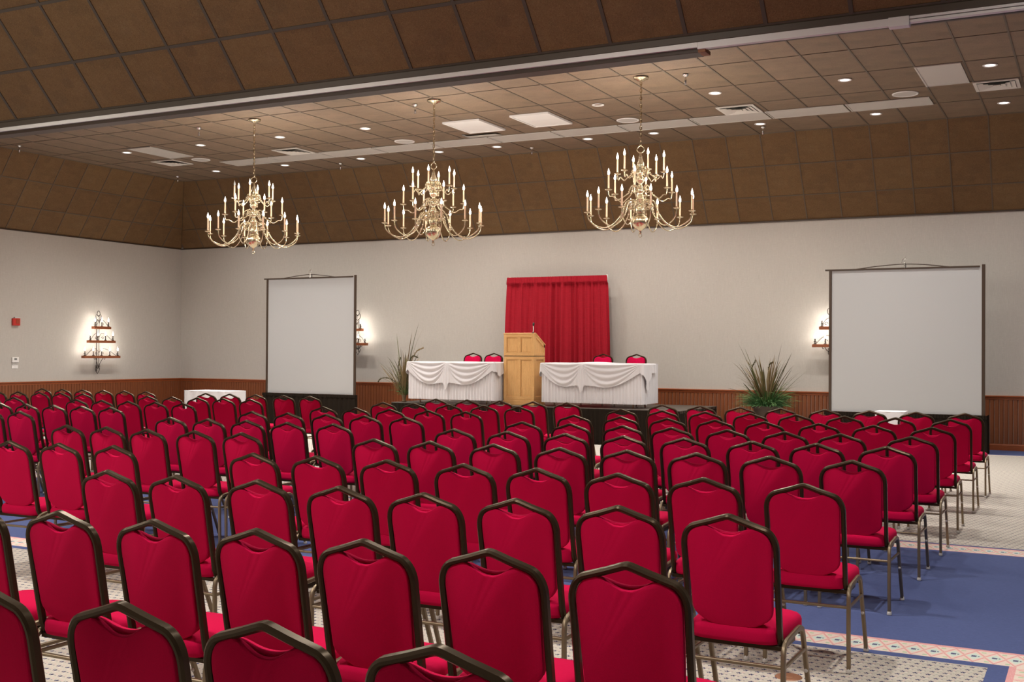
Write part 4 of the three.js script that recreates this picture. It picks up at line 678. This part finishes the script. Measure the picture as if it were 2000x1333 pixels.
chandelier(6.967, 5.70, 'brass three-tier candle chandelier nearest the fire-alarm wall', 0.25, 22);
chandelier(10.393, 5.66, 'brass three-tier candle chandelier hanging between the other two', 0.05, 0);
chandelier(13.717, 5.66, 'brass three-tier candle chandelier nearest the large screen', 0.42, 0);

// three unseen chandeliers added above the rear seats to light the chair backs
chandelier(6.967, 17.6, 'added unseen brass chandelier over the rear seats, nearest the fire-alarm wall', 0.15, 0);
chandelier(10.393, 17.6, 'added unseen brass chandelier over the rear seats, in the middle of three', 0.35, 0);
chandelier(13.717, 17.6, 'added unseen brass chandelier over the rear seats, farthest from the alarm wall', 0.5, 0);

// ================================================================ WALL SCONCES
function sconce(pos, turn, tiers, tip, topY, label) {
  const t = thing('wall_sconce', label, 'light', pos, turn, 'tiered candle sconces');
  const zb = 0.17, iron = [rod(V(0, tip + 0.05, 0.03), V(0, topY - 0.2, 0.03), 0.008), rod(V(0, tip + 0.1, 0.10), V(0, topY - 0.12, 0.10), 0.006)];
  const curl = (c, r, a0, a1, z) => { const g = new THREE.TubeGeometry(new THREE.CatmullRomCurve3(spiral(V(c[0], c[1], 0), r, r * 0.25, a0, a1, 14)), 20, 0.005, 5); g.translate(0, 0, z); return g; };
  // finial below: a heart of two scrolls and a point
  const lowY = tiers[0].y; let n = 0, c = 0;
  for (const s of [-1, 1]) {
    iron.push(tube([V(0, tip, 0.06), V(s * 0.05, tip + 0.07, 0.06), V(s * 0.06, tip + 0.11, 0.06), V(s * 0.03, tip + 0.15, 0.06), V(0, tip + 0.11, 0.06)], 0.006, 18, 5), curl([s * 0.045, tip + 0.16], 0.035, s > 0 ? 3.6 : -0.5, s > 0 ? -2 : 5.2, 0.06));
    iron.push(tube([V(0, tip + 0.14, 0.08), V(s * 0.06, lowY - 0.10, 0.1), V(s * 0.12, lowY - 0.01, 0.12)], 0.006, 12, 5), curl([s * 0.13, lowY - 0.045], 0.032, s > 0 ? 2.5 : 0.6, s > 0 ? -3 : 6.1, 0.12));
    iron.push(tube([V(0, topY - 0.22, 0.08), V(s * 0.07, topY - 0.16, 0.08), V(s * 0.055, topY - 0.08, 0.08), V(0, topY - 0.11, 0.08)], 0.006, 16, 5));
  }
  iron.push(new THREE.TorusGeometry(0.045, 0.006, 6, 20).scale(0.85, 1.3, 1).translate(0, topY - 0.06, 0.08));
  tiers.forEach(({ y, w, k }, i) => {
    mesh(n ? 'board_00' + n : 'board', uvm(rbox(-w / 2, y - 0.034, zb - 0.05, w / 2, y + 0.02, zb + 0.05, 0.004), 1, 1, i, i, 'x'), M.board, t); n++;
    iron.push(box(-0.02, y - 0.012, 0, 0.02, y + 0.012, zb - 0.05));
    for (const s of [-1, 1]) { const span = w * 0.42; iron.push(tube([V(s * span, y + 0.02, zb), V(s * span * 0.55, y + 0.14, zb - 0.04), V(s * span * 0.2, y + 0.17, 0.1), V(0, y + 0.08, 0.1)], 0.005, 16, 5), curl([s * (w / 2 - 0.05), y + 0.05], 0.03, s > 0 ? 0.2 : 2.9, s > 0 ? 5.6 : -2.5, zb), curl([s * 0.09, y + 0.07], 0.035, s > 0 ? 3.1 : 0, s > 0 ? -2.6 : 5.7, 0.11)); }
    for (let j = 0; j < k; j++) {
      const x = k === 1 ? 0 : (j / (k - 1) - 0.5) * (w - 0.09), cnd = mesh(c ? 'candle_' + String(c).padStart(3, '0') : 'candle', merge([rod(V(x, y + 0.03, zb + 0.01), V(x, y + 0.125, zb + 0.01), 0.0095, 10), lathe([[0, 0], [0.026, 0], [0.03, 0.008], [0.014, 0.012], [0.013, 0.024], [0, 0.024]], 14).translate(x, y + 0.02, zb + 0.01)]), M.iron, t); c++;
      mesh('bulb', flameGeo.clone().translate(x, y + 0.125, zb + 0.01), M.bulb, cnd);
      const l = new THREE.PointLight(CANDLE, SCONCE, 0, 2); l.position.set(x, y + 0.155, zb + 0.01); l.castShadow = true; l.shadow.radius = 0.6; l.name = 'sconce_glow'; t.add(l);
    }
  });
  mesh('scrollwork', merge(iron), M.iron, t);
}
sconce([0, 0, 2.57], Math.PI / 2, [{ y: 1.41, w: 1.0, k: 5 }, { y: 1.74, w: 0.72, k: 4 }, { y: 2.04, w: 0.46, k: 3 }], 1.04, 2.40, 'three-tier iron and wood candle sconce on the fire-alarm wall');
sconce([5.12, 0, 0], 0, [{ y: 1.72, w: 0.62, k: 4 }, { y: 2.03, w: 0.38, k: 3 }], 1.49, 2.45, 'two-tier iron candle sconce half hidden behind the small screen');
sconce([15.17, 0, 0], 0, [{ y: 1.72, w: 0.62, k: 4 }, { y: 2.03, w: 0.38, k: 3 }], 1.49, 2.45, 'two-tier iron candle sconce half hidden behind the large screen');

// ================================================================ SMALL THINGS
{
  const t = thing('fire_alarm', 'red fire alarm pull box high on the wall near the sconce', 'fire alarm', [0, 2.12, 4.64], Math.PI / 2);
  mesh('housing', rbox(-0.085, -0.085, 0, 0.085, 0.06, 0.05, 0.006), M.alarm, t); mesh('lens', rbox(-0.015, -0.045, 0.05, 0.065, 0.045, 0.056, 0.003), M.alarmDark, t); mesh('top_plate', rbox(-0.04, 0.06, 0, 0.07, 0.085, 0.045, 0.004), M.whiteDim, t);
  const h = thing('thermostat', 'white thermostat with a small grey display under the fire alarm', 'thermostat', [0, 1.345, 4.64], Math.PI / 2);
  mesh('housing', rbox(-0.08, -0.055, 0, 0.08, 0.055, 0.03, 0.008), M.white, h); mesh('display', rbox(-0.035, -0.005, 0.03, 0.03, 0.035, 0.032, 0.001), M.grey, h); mesh('trim', rbox(-0.07, -0.1, 0, 0.07, -0.06, 0.012, 0.003), M.whiteDim, h);
  const p = thing('wall_plate', 'blank white wall plate just below the thermostat', 'wall plate', [0, 1.205, 4.64], Math.PI / 2);
  mesh('plate', rbox(-0.075, -0.035, 0, 0.075, 0.035, 0.008, 0.003), M.white, p); mesh('screw', lathe([[0, 0.002], [0.004, 0.0015], [0.005, 0]], 10).rotateX(Math.PI / 2).translate(0, 0, 0.008), M.grey, p);
  const f = thing('floor_outlet', 'brown oval floor outlet cover set in the patterned carpet', 'outlet', [17.985, 0, 14.825]);
  mesh('cover', lathe([[0, 0.007], [0.05, 0.007], [0.062, 0.004], [0.066, 0]], 28), M.brassPlate, f); mesh('lid', lathe([[0, 0.0095], [0.028, 0.0095], [0.031, 0.007]], 20), M.brassPlate, f);
}
renderer.render(scene, camera);
